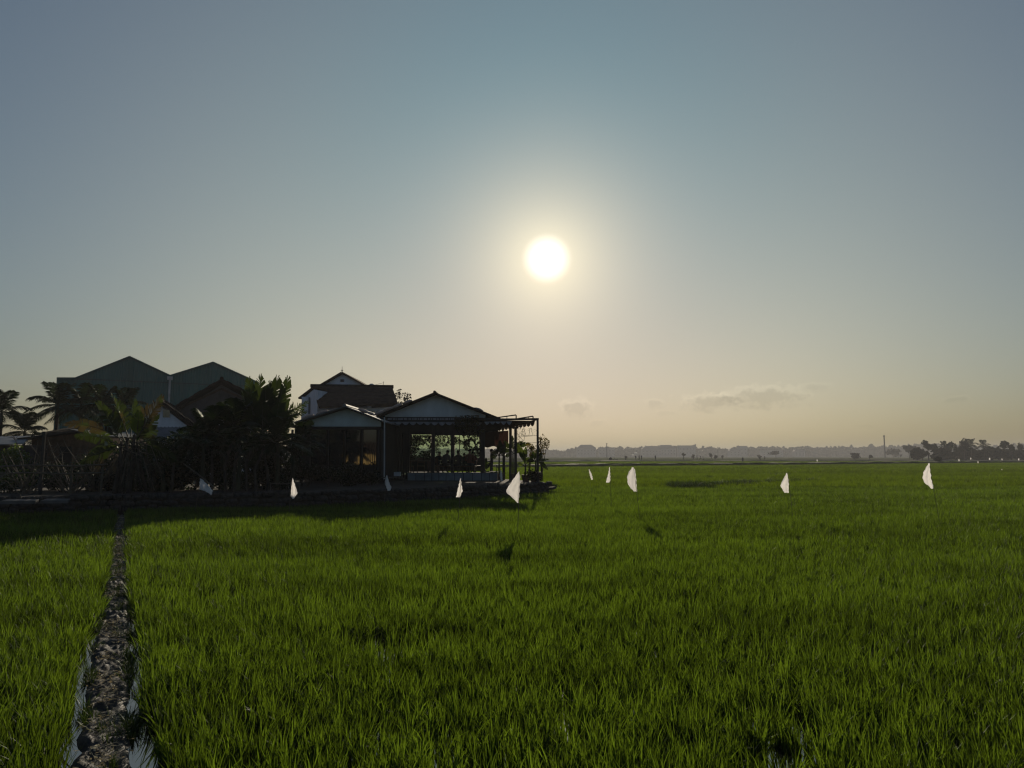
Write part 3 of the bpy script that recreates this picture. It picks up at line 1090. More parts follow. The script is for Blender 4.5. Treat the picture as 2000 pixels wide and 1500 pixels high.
MB().tube([(pk.x - .14, yg - .03, pk.z - .55), (pk.x + .14, yg - .03, pk.z - .55)], .12, 8).build('gable_vent', 'glass_dark', hs)
# left wing seen at an angle
a0, a1 = at(590, 776, yh + 3.5), at(613, 757, yh + 1.0)
MB().prism([(a0.x, a0.y, G_Z), (at(620, 800, yh + .6).x, yh + .6, G_Z), (at(620, 800, yh + .6).x, yh + .6, at(620, 762, yh + .6).z), (a1.x, a1.y, a1.z - .15), (a0.x, a0.y, a0.z - .15)], (.6, 3.0, 0)).build('side_wall', 'white_wall', hs)
MB().slab(a0 + Vector((-.25, -.2, -.15)), a1 + Vector((.05, -.2, 0)), a1 + Vector((.8, 3.4, 0)), a0 + Vector((.4, 3.4, -.15)), .12).build('side_roof', 'tile', hs)
for t in (.35, .68):
    q = a0.lerp(a1, t) + Vector((-.02, -.12, 0))
    dd = (a1 - a0)
    dd.z = 0
    dd.normalize()
    w = MB().prism([q - dd * .12 + Vector((0, 0, -1.9)), q + dd * .12 + Vector((0, 0, -1.9)), q + dd * .12 + Vector((0, 0, -.55)), q - dd * .12 + Vector((0, 0, -.55))], (0, .08, 0)).build('window', 'glass_dark', hs)
MB().box((at(588, 820, yh + 2).x, yh + 2, G_Z), (at(601, 820, yh + 2).x, yh + 4, at(588, 775, yh + 2).z)).build('stair_tower', 'white_wall', hs)
# water tank and aerial on the ridge
p = at(726, 753, yh + 4.4)
tk = thing('water_tank', 'small upright steel water tank on the ridge of the white house', 'water tank', (p.x, p.y, p.z - .3))
z0 = p.z - .30
MB().tube([(p.x, p.y, z0), (p.x, p.y, z0 + .08), (p.x, p.y, z0 + .40), (p.x, p.y, z0 + .46)], [.20, .21, .21, .10], 12).build('drum', 'pvc', tk, smooth=False)
MB().box((p.x - .22, p.y - .2, z0 - .5), (p.x + .22, p.y + .2, z0 - .01)).build('stand', 'concrete', tk)
p = at(748, 757, yh + 4)
ae = thing('aerial', 'thin bent aerial on the brown tiled ridge', 'aerial', (p.x, p.y, p.z))
MB().tube([p, p + Vector((.02, 0, .3)), p + Vector((.05, 0, .52))], .02, 5).build('pole', 'steel', ae)
MB().tube([p + Vector((-.75, 0, .22)), p + Vector((.06, 0, .42))], .012, 4).build('arm', 'steel', ae)

# --- glass fronted dining hall (left)
yl = 35.0
hall = thing('dining_hall', 'dining hall with white gable and dark reflecting glass front', 'restaurant', at(660, 938, yl))
pk, le, ri = at(678, 796, yl), at(557, 834, yl), at(758, 827, yl)
for e in (le, ri):
    a, b = (e, pk) if e is le else (pk, e)
    MB().slab(a + Vector((0, -.5, 0)), b + Vector((0, -.5, 0)), b + Vector((0, 7, 0)), a + Vector((0, 7, 0)), .05).build('roof', 'tin_grey', hall)
MB().tube([pk + Vector((0, -.55, .06)), pk + Vector((0, 7, .06))], .09, 8).build('ridge_cap', 'tin_grey', hall)
gb = [at(600, 833, yl), at(744, 833, yl), at(744, 823.5, yl), at(678, 798.5, yl), at(600, 822.5, yl)]
MB().prism(gb, (0, .06, 0)).build('gable_board', 'pale_green', hall)
part_box('lintel', 'wood', hall, 598, 833.2, 746, 839, yl - .06, .2)
for (x0, x1) in [(566, 572), (598, 606.5), (638, 642), (671, 674.5), (704, 708.5), (736, 741), (744, 750)]:
    part_box('post', 'steel', hall, x0, 839, x1, 938, yl - .05, .16)
for (x0, x1) in [(607, 637.5), (642.5, 670.5), (675, 703.5), (709, 735.5)]:
    g = part_box('glass_pane', 'glass_dark', hall, x0, 839.5, x1, 908, yl + .03, .02)
    part_box('sill', 'wood', g, x0, 908.2, x1, 912, yl - .02, .12)
    part_box('panel', 'wood', hall, x0, 912.2, x1, 938, yl + .02, .06)
for k, xx in enumerate(np.linspace(716, 734, 6)):
    part_box('slat', 'wood', hall, xx, 862, xx + 1.5, 912, yl - .03, .04)
for k in range(4):
    x0 = 572.4 + k * 6.4
    part_box('plank', 'wood', hall, x0, 838, x0 + 6.1, 938, yl + .02, .05)
MB().prism([Vector((q.x, yl + .4, q.z)) for q in (at(572, 938, yl), at(750, 938, yl), at(750, 826.5, yl), at(678, 798.5, yl), at(572, 832.5, yl))], (0, 6.2, 0)).build('inner_wall', 'wood', hall)
dpp = MB().tube([at(750.5, 936, yl - .6), at(751, 815, yl - .6), at(757, 826, yl - .55), at(740, 822, yl - .5)][:2], .03, 6).build('downpipe', 'pvc', hall)

# --- open pavilion (right)
yp = 38.5
pav = thing('pavilion', 'open dining pavilion with grey white gable and scalloped awning edge', 'restaurant', at(860, 938, yp))
pk, le, ri = at(851, 767.5, yp), at(738, 812.5, yp), at(978, 817.5, yp)
for e in (le, ri):
    a, b = (e, pk) if e is le else (pk, e)
    MB().slab(a + Vector((0, -.55, 0)), b + Vector((0, -.55, 0)), b + Vector((0, 7.2, 0)), a + Vector((0, 7.2, 0)), -.09).build('roof', 'tile_dark', pav)
MB().tube([pk + Vector((0, -.6, .0)), pk + Vector((0, 7.2, .0))], .08, 8).build('ridge_cap', 'tile_dark', pav)
gb = [at(752, 814, yp), at(948, 816, yp), at(948, 811, yp), at(851, 772, yp), at(752, 811.5, yp)]
MB().prism(gb, (0, .06, 0)).build('gable_board', 'white_board', pav)
for (x0, y0, x1, y1) in [(825, 786, 847.5, 798.5), (812, 800.2, 847.5, 812.5), (863, 800.2, 897, 812.5), (850, 788, 878, 798.5), (899, 801, 920, 812.6), (780, 803, 810.5, 812.4)]:
    part_box('gable_panel', 'white_board', pav, x0, y0, x1, y1, yp - .022, .03)
part_box('fascia', 'wood', pav, 751, 814.4, 899, 823.5, yp - .12, .11)
x = 757.0
for k, w in enumerate([9, 5, 2, 10, 6, 1.5, 4, 3, 5, 3, 4, 1.5, 7, 4, 3, 6, 5, 4, 3, 2, 4, 3, 3, 2]):
    if x + w > 893: break
    part_box('gap_light_piece', 'cloth_grey', pav, x, 816.6, x + w, 820.2, yp - .135, .012)  # pale pieces stand in for light seen through the lattice gaps
    x += w + random.choice([1.0, 1.3, 1.6, 4.0 if k == 11 else 1.2])
part_box('beam', 'steel', pav, 899.3, 817, 985, 822.5, yp - .1, .12)


def scallop_strip(a, b, n, drop, sag, mat, name, parent, nrm=Vector((0, -.02, 0))):
    a, b = Vector(a), Vector(b)
    for k in range(n):
        p0, p1 = a.lerp(b, (k + .02) / n), a.lerp(b, (k + .98) / n)
        top, bot = [], []
        ph = random.uniform(.75, 1.25)
        for i in range(7):
            t = i / 6
            q = p0.lerp(p1, t)
            wv = nrm * (math.sin(t * 6.28 * ph) * 1.5)
            top.append(q)
            bot.append(q + wv + Vector((0, 0, -drop - sag * ph * math.sin(math.pi * t))))
        m_ = MB()
        m_.add(top + bot, [(i, i + 1, i + 8, i + 7) for i in range(6)])
        m_.build(name, mat, parent)


scallop_strip(at(757, 823.6, yp - .25), at(941, 825, yp - .25), 13, .045, .13, 'cloth_grey', 'valance_scallop', pav)
part_box('valance_rail', 'steel', pav, 755, 822.6, 943, 823.8, yp - .26, .03)
part_box('header_board', 'wood', pav, 751, 823.9, 845, 844.5, yp + .1, .06)
part_box('header_board', 'wood', pav, 845.2, 823.9, 941, 850, yp + .1, .06)
for (x0, x1, y1) in [(841.5, 849.5, 924), (880, 886, 922), (896.3, 898.4, 922), (938.5, 947, 934), (797, 800.5, 924)]:
    part_box('post', 'wood', pav, x0, 822, x1, y1, yp - .02, .22 if x1 - x0 > 4 else .06)
for k in range(8):
    x0 = 752.5 + k * 5.6
    part_box('plank', 'wood', pav, x0, 844.7, x0 + 5.3, 936, yp + .12, .04)
plf = MB().box((at(752, 938, yp).x, yp + .25, .3), (at(948, 938, yp).x + .3, yp + 6.6, at(900, 923, yp).z - .13)).build('floor', 'concrete', pav)
MB().box((at(795, 938, yp).x, yp - .16, .3), (at(972, 938, yp).x, yp + .24, at(900, 923, yp).z + .0)).build('plinth', 'mortar', pav)
edges = [795.5, 812, 829, 843, 857, 871, 888, 905, 923, 940, 956, 971.5]
for a, b in zip(edges[:-1], edges[1:]):
    part_box('plinth_panel', 'plinth', pav, a + .5, 924, b - .4, 938.5, yp - .19, .03)
part_box('plinth_top', 'concrete', pav, 946, 920.8, 973, 922.6, yp - .2, .5)
# back glazing
yb = yp + 6.4
kx = 1.0
MB().prism([Vector((q.x, yb + .2, q.z)) for q in (at(738, 813, yp) + Vector((.1, 0, 0)), at(976, 818, yp) + Vector((-.1, 0, 0)))] + [Vector((at(976, 818, yp).x - .1, yb + .2, at(976, 818, yp).z - .12)), Vector((pk.x, yb + .2, pk.z - .15)), Vector((at(738, 813, yp).x + .1, yb + .2, at(738, 813, yp).z - .12))][1:2], (0, .05, 0)).build('back_gable', 'wood', pav)
MB().box((at(738, 813, yp).x + .2, yb + .18, at(800, 848, yb).z - .02), (at(976, 818, yp).x - .2, yb + .26, at(738, 813, yp).z - .02)).build('back_header', 'wood', pav)
for (x0, x1) in [(800, 804), (842, 847), (884, 888), (936, 941)]:
    part_box('back_post', 'wood', pav, x0, 835, x1, 920, yb, .14)
part_box('back_beam', 'wood', pav, 760, 836, 945, 848, yb - .02, .14)
part_box('back_dado', 'wood', pav, 800, 894.5, 942, 920, yb + .02, .08)
for (x0, x1) in [(804.3, 841.7), (847.3, 883.7), (888.3, 935.7)]:
    part_box('glass_pane', 'glass_green', pav, x0, 848.2, x1, 894.3, yb + .05, .012)
MB().box((at(752, 900, yp).x - .02, yp + .3, G_Z), (at(752, 900, yp).x + .08, yb, at(752, 824, yp).z)).build('side_wall', 'wood', pav)
MB().box((at(760, 900, yb).x, yb, G_Z), (at(800, 900, yb).x, yb + .1, at(760, 836, yb).z)).build('back_wall', 'wood', pav)

# --- pergola with dark awning at the right end
pg = thing('pergola', 'dark steel pergola with awning at the right end of the pavilion', 'pergola', at(1010, 937, 37.5))
PB = {1050: (36.6, 818.5, 938), 1007: (38.6, 834, 938), 997: (39.2, 824, 938), 984: (40.2, 866, 938)}
for px, (Y, y0, y1) in PB.items():
    a = at(px, y0, Y)
    s = .055 if px == 1050 else .075
    MB().box((a.x - s, Y - s, G_Z - .02), (a.x + s, Y + s, a.z)).build('post', 'steel', pg)
b0, b1 = at(945, 819.5, 38.0), at(1050, 818.5, 36.6)
MB().slab(b0 + Vector((0, -.05, -.05)), b1 + Vector((.06, -.05, -.05)), b1 + Vector((.06, .05, -.05)), b0 + Vector((0, .05, -.05)), .10).build('front_beam', 'steel', pg)
c0 = at(1007, 834, 38.6)
MB().slab(at(1007, 829, 38.7), at(1050, 821, 36.7), at(1050, 819.5, 36.7), at(1007, 827.5, 38.7), .06).build('side_beam', 'steel', pg)
A_, B_, C_, D_ = at(900, 819.5, 38.1), at(1045, 822, 36.9), at(1044, 826, 38.6), at(942, 843, 45.5)
n_ = 10
for k in range(n_):
    t0, t1 = k / n_, (k + 1) / n_
    MB().add([A_.lerp(B_, t0), A_.lerp(B_, t1), D_.lerp(C_, t1), D_.lerp(C_, t0)], [(0, 1, 2, 3)]).build('awning_strip', 'cloth_dark', pg)
scallop_strip(D_, C_, 15, .06, .10, 'cloth_dark', 'awning_scallop', pg)
scallop_strip(at(946, 823.5, 37.8), at(1000, 823, 37.2), 5, .03, .12, 'cloth_grey', 'valance_scallop', pg)
for (xa, ya, xb, yb_, Y) in [(948, 819, 1008, 810.5, 38.0), (1010, 818, 1041, 813, 37.4)]:
    p0, p1, p2 = at(xa, ya, Y), at(xb, yb_, Y), at(xb, 818, Y)
    MB().tube([p0, p1], .035, 5).build('frame_bar', 'steel', pg)
    MB().tube([p1, p2], .035, 5).build('frame_bar', 'steel', pg)
    for t in (.45, .7):
        q = p0.lerp(p1, t)
        MB().tube([q, (q.x, q.y, p2.z)], .022, 5).build('frame_bar', 'steel', pg)
for yy in (850, 863.5):
    a, b = at(1008, yy + 1.5, 38.6), at(1050, yy, 36.6)
    mid = (a + b) / 2 + Vector((0, 0, -.05))
    MB().tube([a, mid, b], .008, 4).build('wire', 'steel', pg)
a, b = at(947, 844, 42.0), at(993, 841, 42.0)
vs, fs = [], []
for i in range(11):
    for j in range(5):
        q = a.lerp(b, i / 10)
        vs.append((q.x, q.y + .05 * math.sin(i * 2.1 + j * .4), q.z - j / 4 * .86 - .05 * math.sin(i * 1.3) * (j == 4) - (.10 * i / 10 if j == 4 else 0)))
for i in range(10):
    for j in range(4):
        fs.append((i * 5 + j, (i + 1) * 5 + j, (i + 1) * 5 + j + 1, i * 5 + j + 1))
o = MB().add(vs, fs).build('cloth_blind', 'cloth_brown', None, True)
tag(o, 'red brown cloth blind hanging at the back of the pergola', 'blind')

# sandbags holding down the roof sheets
sb_mesh = []
for k in range(3):
    vs, fs = [], []
    nr, ns = 7, 10
    for i in range(nr):
        t = i / (nr - 1)
        rr = math.sin(math.pi * min(max(t, .04), .96)) ** .45
        for j in range(ns):
            a = 2 * math.pi * j / ns
            vs.append(((t - .5) * 1.0, math.cos(a) * .30 * rr * random.uniform(.92, 1.08), math.sin(a) * .16 * rr * random.uniform(.9, 1.1)))
    for i in range(nr - 1):
        for j in range(ns):
            fs.append((i * ns + j, i * ns + (j + 1) % ns, (i + 1) * ns + (j + 1) % ns, (i + 1) * ns + j))
    fs += [tuple(range(ns)), tuple((nr - 1) * ns + j for j in range(ns))]
    me = bpy.data.meshes.new('sandbag')
    me.from_pydata(vs, [], fs)
    me.materials.append(M['sandbag'])
    me.polygons.foreach_set('use_smooth', [True] * len(me.polygons))
    sb_mesh.append(me)
SB = [(601, 814.5, 34.8, .62, 'pinkish sandbag on the left slope of the dining hall roof, nearest the eave'),
      (629, 806, 34.8, .6, 'sandbag on the left slope of the dining hall roof, nearest the ridge'),
      (710, 802.5, 34.8, .55, 'sandbag on the right slope of the dining hall roof, just below the ridge'),
      (724, 807.5, 34.8, .42, 'small sandbag on the right slope of the dining hall roof, by the valley'),
      (742, 806.5, 38.3, .62, 'sandbag lowest on the left slope of the pavilion roof'),
      (757, 800.5, 38.3, .66, 'second sandbag up the left slope of the pavilion roof'),
      (775, 793.5, 38.4, .60, 'third sandbag up the left slope of the pavilion roof'),
      (796, 785, 38.4, .5, 'topmost sandbag on the left slope of the pavilion roof'),
      (935, 800.0, 38.4, .5, 'lone sandbag on the right slope of the pavilion roof')]
for i, (px, py, Y, s, lab) in enumerate(SB):
    o = link('sandbag', sb_mesh[i % 3])
    p = at(px, py, Y)
    slope = -.35 if px in (601, 629, 742, 757, 775, 796) else .35
    o.location = p + Vector((0, 0, .0))
    o.rotation_euler = (0, slope, random.uniform(-.3, .3))
    o.scale = (s, s, s * 1.1)
    tag(o, lab, 'sandbag', 'sandbags on the roofs')


# ------------------------------------------------------------------ furniture and people in the pavilion
FZ = at(900, 923, yp).z - .13


def table(name, label, x0, x1, Y, dep, ztop, zf, mat='wood_red'):
    t = thing(name, label, 'table', ((x0 + x1) / 2, Y, zf))
    MB().box((x0, Y - dep / 2, ztop - .05), (x1, Y + dep / 2, ztop)).build('tabletop', mat, t)
    for sx_ in (x0 + .05, x1 - .11):
        for sy_ in (Y - dep / 2 + .05, Y + dep / 2 - .11):
            MB().box((sx_, sy_, zf), (sx_ + .06, sy_ + .06, ztop - .05)).build('leg', mat, t)
    MB().box((x0 + .11, Y - .02, zf + .15), (x1 - .11, Y + .02, zf + .21)).build('stretcher', mat, t)
    return t


table('dining_table', 'empty wooden table behind the plinth, left of the thick post', at(798, 900, 39.6).x, at(840, 900, 39.6).x, 39.6, .8, FZ + .76, FZ)
table('dining_table', 'long table where the group of people sit', at(852, 900, 41.7).x, at(931, 900, 41.7).x, 41.7, .9, FZ + .75, FZ, 'wood')


def bench(label, x0, x1, Y, zf):
    t = thing('bench', label, 'bench', ((x0 + x1) / 2, Y, zf), 'benches in the pavilion')
    MB().box((x0, Y - .18, zf + .40), (x1, Y + .18, zf + .45)).build('seat', 'wood_red', t)
    for sx_ in (x0 + .1, x1 - .16):
        MB().box((sx_, Y - .15, zf), (sx_ + .06, Y + .15, zf + .40)).build('leg', 'wood_red', t)


bench('bench on the camera side of the long table', at(852, 900, 40.9).x, at(931, 900, 40.9).x, 40.9, FZ)
bench('bench on the far side of the long table', at(852, 900, 42.6).x, at(931, 900, 42.6).x, 42.6, FZ)
o = part_box('storage_box', 'white_board', None, 763, 922, 781, 930, yp - .6, .4)
tag(o, 'pale grey box standing left of the pavilion plinth', 'box')

PERSON_M = {}


def person_mat(shirt, trousers, zc, zh):
    key = (shirt, trousers, zc, zh)
    if key not in PERSON_M:
        m, t, p, b = new_mat('person_clothes_skin')
        tc = t.nodes.new('ShaderNodeTexCoord').outputs['Object']
        s = t.nodes.new('ShaderNodeSeparateXYZ')
        t.links.new(tc, s.inputs[0])
        z = s.outputs[2]
        c = b.mix(b.m('GREATER_THAN', z, zc), trousers, shirt)
        c = b.mix(b.m('GREATER_THAN', z, zh), c, (0.28, 0.17, 0.11))
        t.links.new(c, p.inputs['Base Color'])
        p.inputs['Roughness'].default_value = .8
        PERSON_M[key] = m
    return PERSON_M[key]


M['hair'] = pm('black_hair', (0.012, 0.010, 0.009), .5, .3, 30)
SIT = dict(v=[(0, 0, .50), (0, .02, .68), (0, .03, .86), (0, .02, 1.03), (0, 0, 1.12), (0, -.02, 1.20), (0, -.015, 1.29),
              (.19, .03, .98), (.25, -.05, .72), (.16, -.30, .78), (.12, -.37, .80),
              (-.19, .03, .98), (-.25, -.05, .72), (-.16, -.30, .78), (-.12, -.37, .80),
              (.10, -.05, .50), (.13, -.44, .51), (.13, -.46, .09), (.13, -.58, .04),
              (-.10, -.05, .50), (-.13, -.44, .51), (-.13, -.46, .09), (-.13, -.58, .04)],
           e=[(0, 1), (1, 2), (2, 3), (3, 4), (4, 5), (5, 6), (3, 7), (7, 8), (8, 9), (9, 10), (3, 11), (11, 12), (12, 13), (13, 14),
              (0, 15), (15, 16), (16, 17), (17, 18), (0, 19), (19, 20), (20, 21), (21, 22)],
           r=[.14, .13, .14, .10, .05, .085, .075, .07, .05, .038, .03, .07, .05, .038, .03, .09, .065, .042, .035, .09, .065, .042, .035], zc=.58, zh=1.06)
STAND = dict(v=[(0, 0, .92), (0, .01, 1.10), (0, .01, 1.26), (0, 0, 1.40), (0, -.01, 1.49), (0, -.02, 1.57), (0, -.015, 1.66),
                (.18, .01, 1.36), (.22, .0, 1.10), (.17, -.16, .98), (.14, -.24, 1.0),
                (-.18, .01, 1.36), (-.23, .02, 1.10), (-.24, -.02, .86), (-.24, -.04, .77),
                (.09, 0, .86), (.11, -.06, .48), (.11, .02, .09), (.12, -.12, .035),
                (-.09, 0, .86), (-.11, .04, .48), (-.12, .12, .09), (-.12, 0, .035)],
             e=SIT['e'],
             r=[.13, .12, .135, .09, .05, .085, .075, .065, .048, .036, .03, .065, .048, .036, .03, .09, .06, .04, .035, .09, .06, .04, .035], zc=.96, zh=1.46)


def person(label, loc, rz, pose, shirt, trousers, s=1.0, hat=False, group='people', lean=0.0, hair_r=.098):
    V_ = [Vector(p) for p in pose['v']]
    if lean:
        piv = V_[0]
        rot = Matrix.Rotation(lean, 3, 'X')
        for i in range(1, 15):
            V_[i] = piv + rot @ (V_[i] - piv)
    t = thing('person', label, 'person', loc, group)
    me = bpy.data.meshes.new('body')
    me.from_pydata(V_, pose['e'], [])
    me.materials.append(person_mat(shirt, trousers, pose['zc'], pose['zh']))
    o = link('body', me, t)
    md = o.modifiers.new('skin', 'SKIN')
    md.use_smooth_shade = True
    sv = me.skin_vertices[0].data
    for i, r_ in enumerate(pose['r']):
        sv[i].radius = (r_, r_ * (.72 if i in (1, 2, 3) else 1.0))
    sv[0].use_root = True
    o.modifiers.new('sub', 'SUBSURF').levels = 1
    o.modifiers['sub'].render_levels = 1
    t.rotation_euler = (0, 0, rz)
    t.scale = (s, s, s)
    hd = V_[6]
    vs, fs = [], []
    for i in range(6):
        a = i / 5 * R(105)
        for j in range(10):
            b_ = 2 * math.pi * j / 10
            vs.append(hd + Vector((math.sin(a) * math.cos(b_) * hair_r, math.sin(a) * math.sin(b_) * hair_r * 1.08 + .014, math.cos(a) * hair_r * 1.05 - .035)))
    for i in range(5):
        for j in range(10):
            fs.append((i * 10 + j, i * 10 + (j + 1) % 10, (i + 1) * 10 + (j + 1) % 10, (i + 1) * 10 + j))
    hm = bpy.data.meshes.new('hair')
    hm.from_pydata(vs, [], fs)
    hm.materials.append(M['hair'])
    hm.polygons.foreach_set('use_smooth', [True] * len(hm.polygons))
    link('hair', hm, t)
    if hat:
        c = MB()
        c.add([hd + Vector((0, 0, .19))] + [hd + Vector((math.cos(k * .5236) * .24, math.sin(k * .5236) * .24, .02)) for k in range(12)],
              [(0, 1 + k, 1 + (k + 1) % 12) for k in range(12)])
        hm = bpy.data.meshes.new('conical_hat')
        hm.from_pydata(c.v, [], c.f)
        hm.materials.append(M['straw'])
        link('conical_hat', hm, t)
    return t


GP = 'diners at the long table'
for (px, Y, rz, shirt, lean, sc_, lab) in [
    (856, 42.4, R(25), (.05, .05, .06), .30, .97, 'seated person in dark clothes at the left end of the group'),
    (868, 41.0, R(150), (.06, .07, .08), .42, 1.06, 'seated person second from the left, leaning over the table'),
    (896, 41.0, R(205), (.05, .04, .04), .15, 1.0, 'seated person right of the thin post, in dark clothes'),
    (917, 41.0, R(170), (.16, .05, .04), .05, 1.04, 'seated person in a dull red shirt near the right end of the table'),
    (927, 42.4, R(-35), (.20, .06, .05), .25, .96, 'seated person in a reddish shirt at the right end of the table'),
    (906, 42.5, R(10), (.04, .05, .05), .35, .92, 'seated person bowed low between the thin post and the red shirts')]:
    q = at(px, 900, Y)
    person(lab, (q.x, Y, FZ), rz, SIT, shirt, (.03, .03, .035), sc_, lean=lean, group=GP)
q = at(960, 900, 41.2)
person('person standing under the pergola with one arm forward', (q.x, 41.2, G_Z), R(-80), STAND, (.05, .05, .05), (.03, .03, .03), 1.0, group='people under the pergola')
# small frame table under the pergola
def chair(label, px, Y, rz):
    q = at(px, 900, Y)
    t = thing('chair', label, 'chair', (q.x, Y, FZ), 'chairs in the pavilion')
    OFF[t.name] = Vector((0, 0, 0))
    t.rotation_euler = (0, 0, rz)
    MB().box((-.21, -.21, .42), (.21, .21, .46)).build('seat', 'wood_red', t)
    MB().box((-.21, .18, .62), (.21, .21, .92)).build('backrest', 'wood_red', t)
    for sx_ in (-.21, .17):
        MB().box((sx_, -.21, 0), (sx_ + .04, -.17, .42)).build('leg', 'wood_red', t)
        MB().box((sx_, .17, 0), (sx_ + .04, .21, .92)).build('leg', 'wood_red', t)


chair('wooden chair at the left end of the empty table', 801, 40.3, R(100))
chair('wooden chair behind the empty table', 822, 40.6, R(5))
chair('wooden chair in front of the thick post', 846, 40.0, R(200))
chair('wooden chair at the left end of the long table', 850, 41.8, R(80))
chair('wooden chair at the right end of the long table', 935, 41.8, R(-85))
for (px, Y, lab) in [(812, 39.6, 'small bottle standing on the empty table'), (828, 39.5, 'second bottle on the empty table, nearer the post')]:
    q = at(px, 900, Y)
    z0 = FZ + .76
    o = MB().tube([(q.x, Y, z0), (q.x, Y, z0 + .14), (q.x, Y, z0 + .18), (q.x, Y, z0 + .25)], [.035, .035, .015, .014], 8).build('bottle', 'glass_dark')
    tag(o, lab, 'bottle', 'bottles on the empty table')
for (px, lab) in [(875, 'lamp hanging over the left half of the long table'), (908, 'lamp hanging over the right half of the long table')]:
    q = at(px, 866, 41.7)
    t = thing('pendant_lamp', lab, 'lamp', q, 'unlit lamps over the long table')
    MB().tube([q + Vector((0, 0, .12)), (q.x, q.y, at(px, 836, 41.7).z)], .008, 4).build('cord', 'steel', t)
    MB().tube([q + Vector((0, 0, .14)), q + Vector((0, 0, .10)), q], [.03, .06, .16], 10).build('shade', 'wood', t)
q0, q1 = at(969, 907, 41.8), at(987, 907, 41.8)
t = thing('side_table', 'slender steel side table under the pergola with a pale top', 'table', ((q0.x + q1.x) / 2, 41.8, G_Z))
MB().box((q0.x, 41.5, q0.z - .03), (q1.x, 42.1, q0.z)).build('tabletop', 'white_board', t)
for sx_ in (q0.x + .02, q1.x - .04):
    for sy_ in (41.52, 42.06):
        MB().box((sx_, sy_, G_Z), (sx_ + .025, sy_ + .025, q0.z - .03)).build('leg', 'steel', t)

# the yellow house across the road, mirrored in the hall's glass
yy = thing('yellow_house', 'sunlit yellow plastered house, seen only mirrored in the dark glass panes', 'house', (-20.5, -15, .3))
MB().prism([(-25, -15, .3), (-20.8, -15, .3), (-20.8, -15, 2.9), (-22.8, -15, 3.9), (-25, -15, 2.9)], (0, -6, 0)).build('wall', 'yellow', yy)
MB().slab((-25.4, -14.6, 2.75), (-22.8, -14.6, 4.0), (-22.8, -21, 4.0), (-25.4, -21, 2.75), -.1).build('roof', 'tile', yy)
MB().slab((-22.8, -14.6, 4.0), (-20.4, -14.6, 2.75), (-20.4, -21, 2.75), (-22.8, -21, 4.0), -.1).build('roof', 'tile', yy)
MB().box((-20.4, -19, .3), (-16.2, -16, 2.5)).build('wall', 'yellow', yy)
MB().slab((-20.6, -15.4, 2.35), (-15.9, -15.4, 2.35), (-15.9, -18, 3.5), (-20.6, -18, 3.5), .1).build('roof', 'tile', yy)
MB().box((-23.4, -14.98, .3), (-22.3, -14.93, 2.3)).build('door', 'wood_red', yy)
MB().box((-19.6, -15.98, 1.2), (-18.4, -15.93, 2.1)).build('window', 'glass_dark', yy)

# ------------------------------------------------------------------ plants
def leaf_blade(b, d0, L, W, g, tear, n=16, pet=.14, rib=.022, face=None):
    """one big leaf: midrib and blade segments, torn along the side veins; returns (rib builder, blade builder)"""
    b, d0 = Vector(b), Vector(d0).normalized()
    up = Vector((0, 0, 1)) if face is None else Vector(face)
    pt = lambda t: b + d0 * L * t + Vector((0, 0, -g * L * t * t))
    pts = [pt(i / n) for i in range(n + 1)]
    rb = MB().tube(pts, [rib * (1 - .85 * i / n) for i in range(n + 1)], 5)
    bl = MB()
    roll = random.uniform(-.5, .5)
    w = lambda t: W * .5 * max(.03, math.sin(math.pi * ((t - pet) / (1 - pet)) ** .8)) ** .6
    m = n * 2
    for sd in (-1, 1):
        fold = random.uniform(.0, .35)
        prev = None
        cut = 1.0
        for i in range(m + 1):
            t = pet + (1 - pet) * i / m
            tg = (pt(min(1, t + .02)) - pt(max(0, t - .02))).normalized()
            side = tg.cross(up)
            if side.length < .05: side = Vector((1, 0, 0))
            side.normalize()
            nr = side.cross(tg)
            sv = side * math.cos(roll) + nr * math.sin(roll)
            mp = pt(t)

            def edge(f, c):
                return mp + (sv * sd * math.cos(f) - nr * math.sin(f)) * w(t) * c + tg * .22 * W
            e = edge(fold, cut * random.uniform(.93, 1.04))
            if prev is not None:
                bl.add([prev[0], mp, e, prev[1]], [(0, 1, 2, 3)])
            if random.random() < tear:                    # a slit along the side vein
                fold = random.uniform(-.1, .45) + random.uniform(0, .7) * tear
                cut = random.uniform(.72, 1.05)
                e = edge(fold, cut) + tg * random.uniform(.02, .10) * L * .3
            prev = (mp, e)
    return rb, bl


def big_leaf(parent, b, tip=None, d0=None, L=None, W=.5, g=.15, tear=.3, mat='banana', stem='stem', pet=.14, face=None):
    if tip is not None:
        v = Vector(tip) - Vector(b)
        L = v.length
        v = v + Vector((0, 0, g * L))
        d0, L = v.normalized(), v.length
        if face is None:
            face = (random.uniform(-.7, .7), -1, random.uniform(.1, .6))
    rb, bl = leaf_blade(b, d0, L, W, g, tear, pet=pet, face=face)
    o = bl.build('leaf', mat, parent)
    rb.build('midrib', stem, o)
    return o


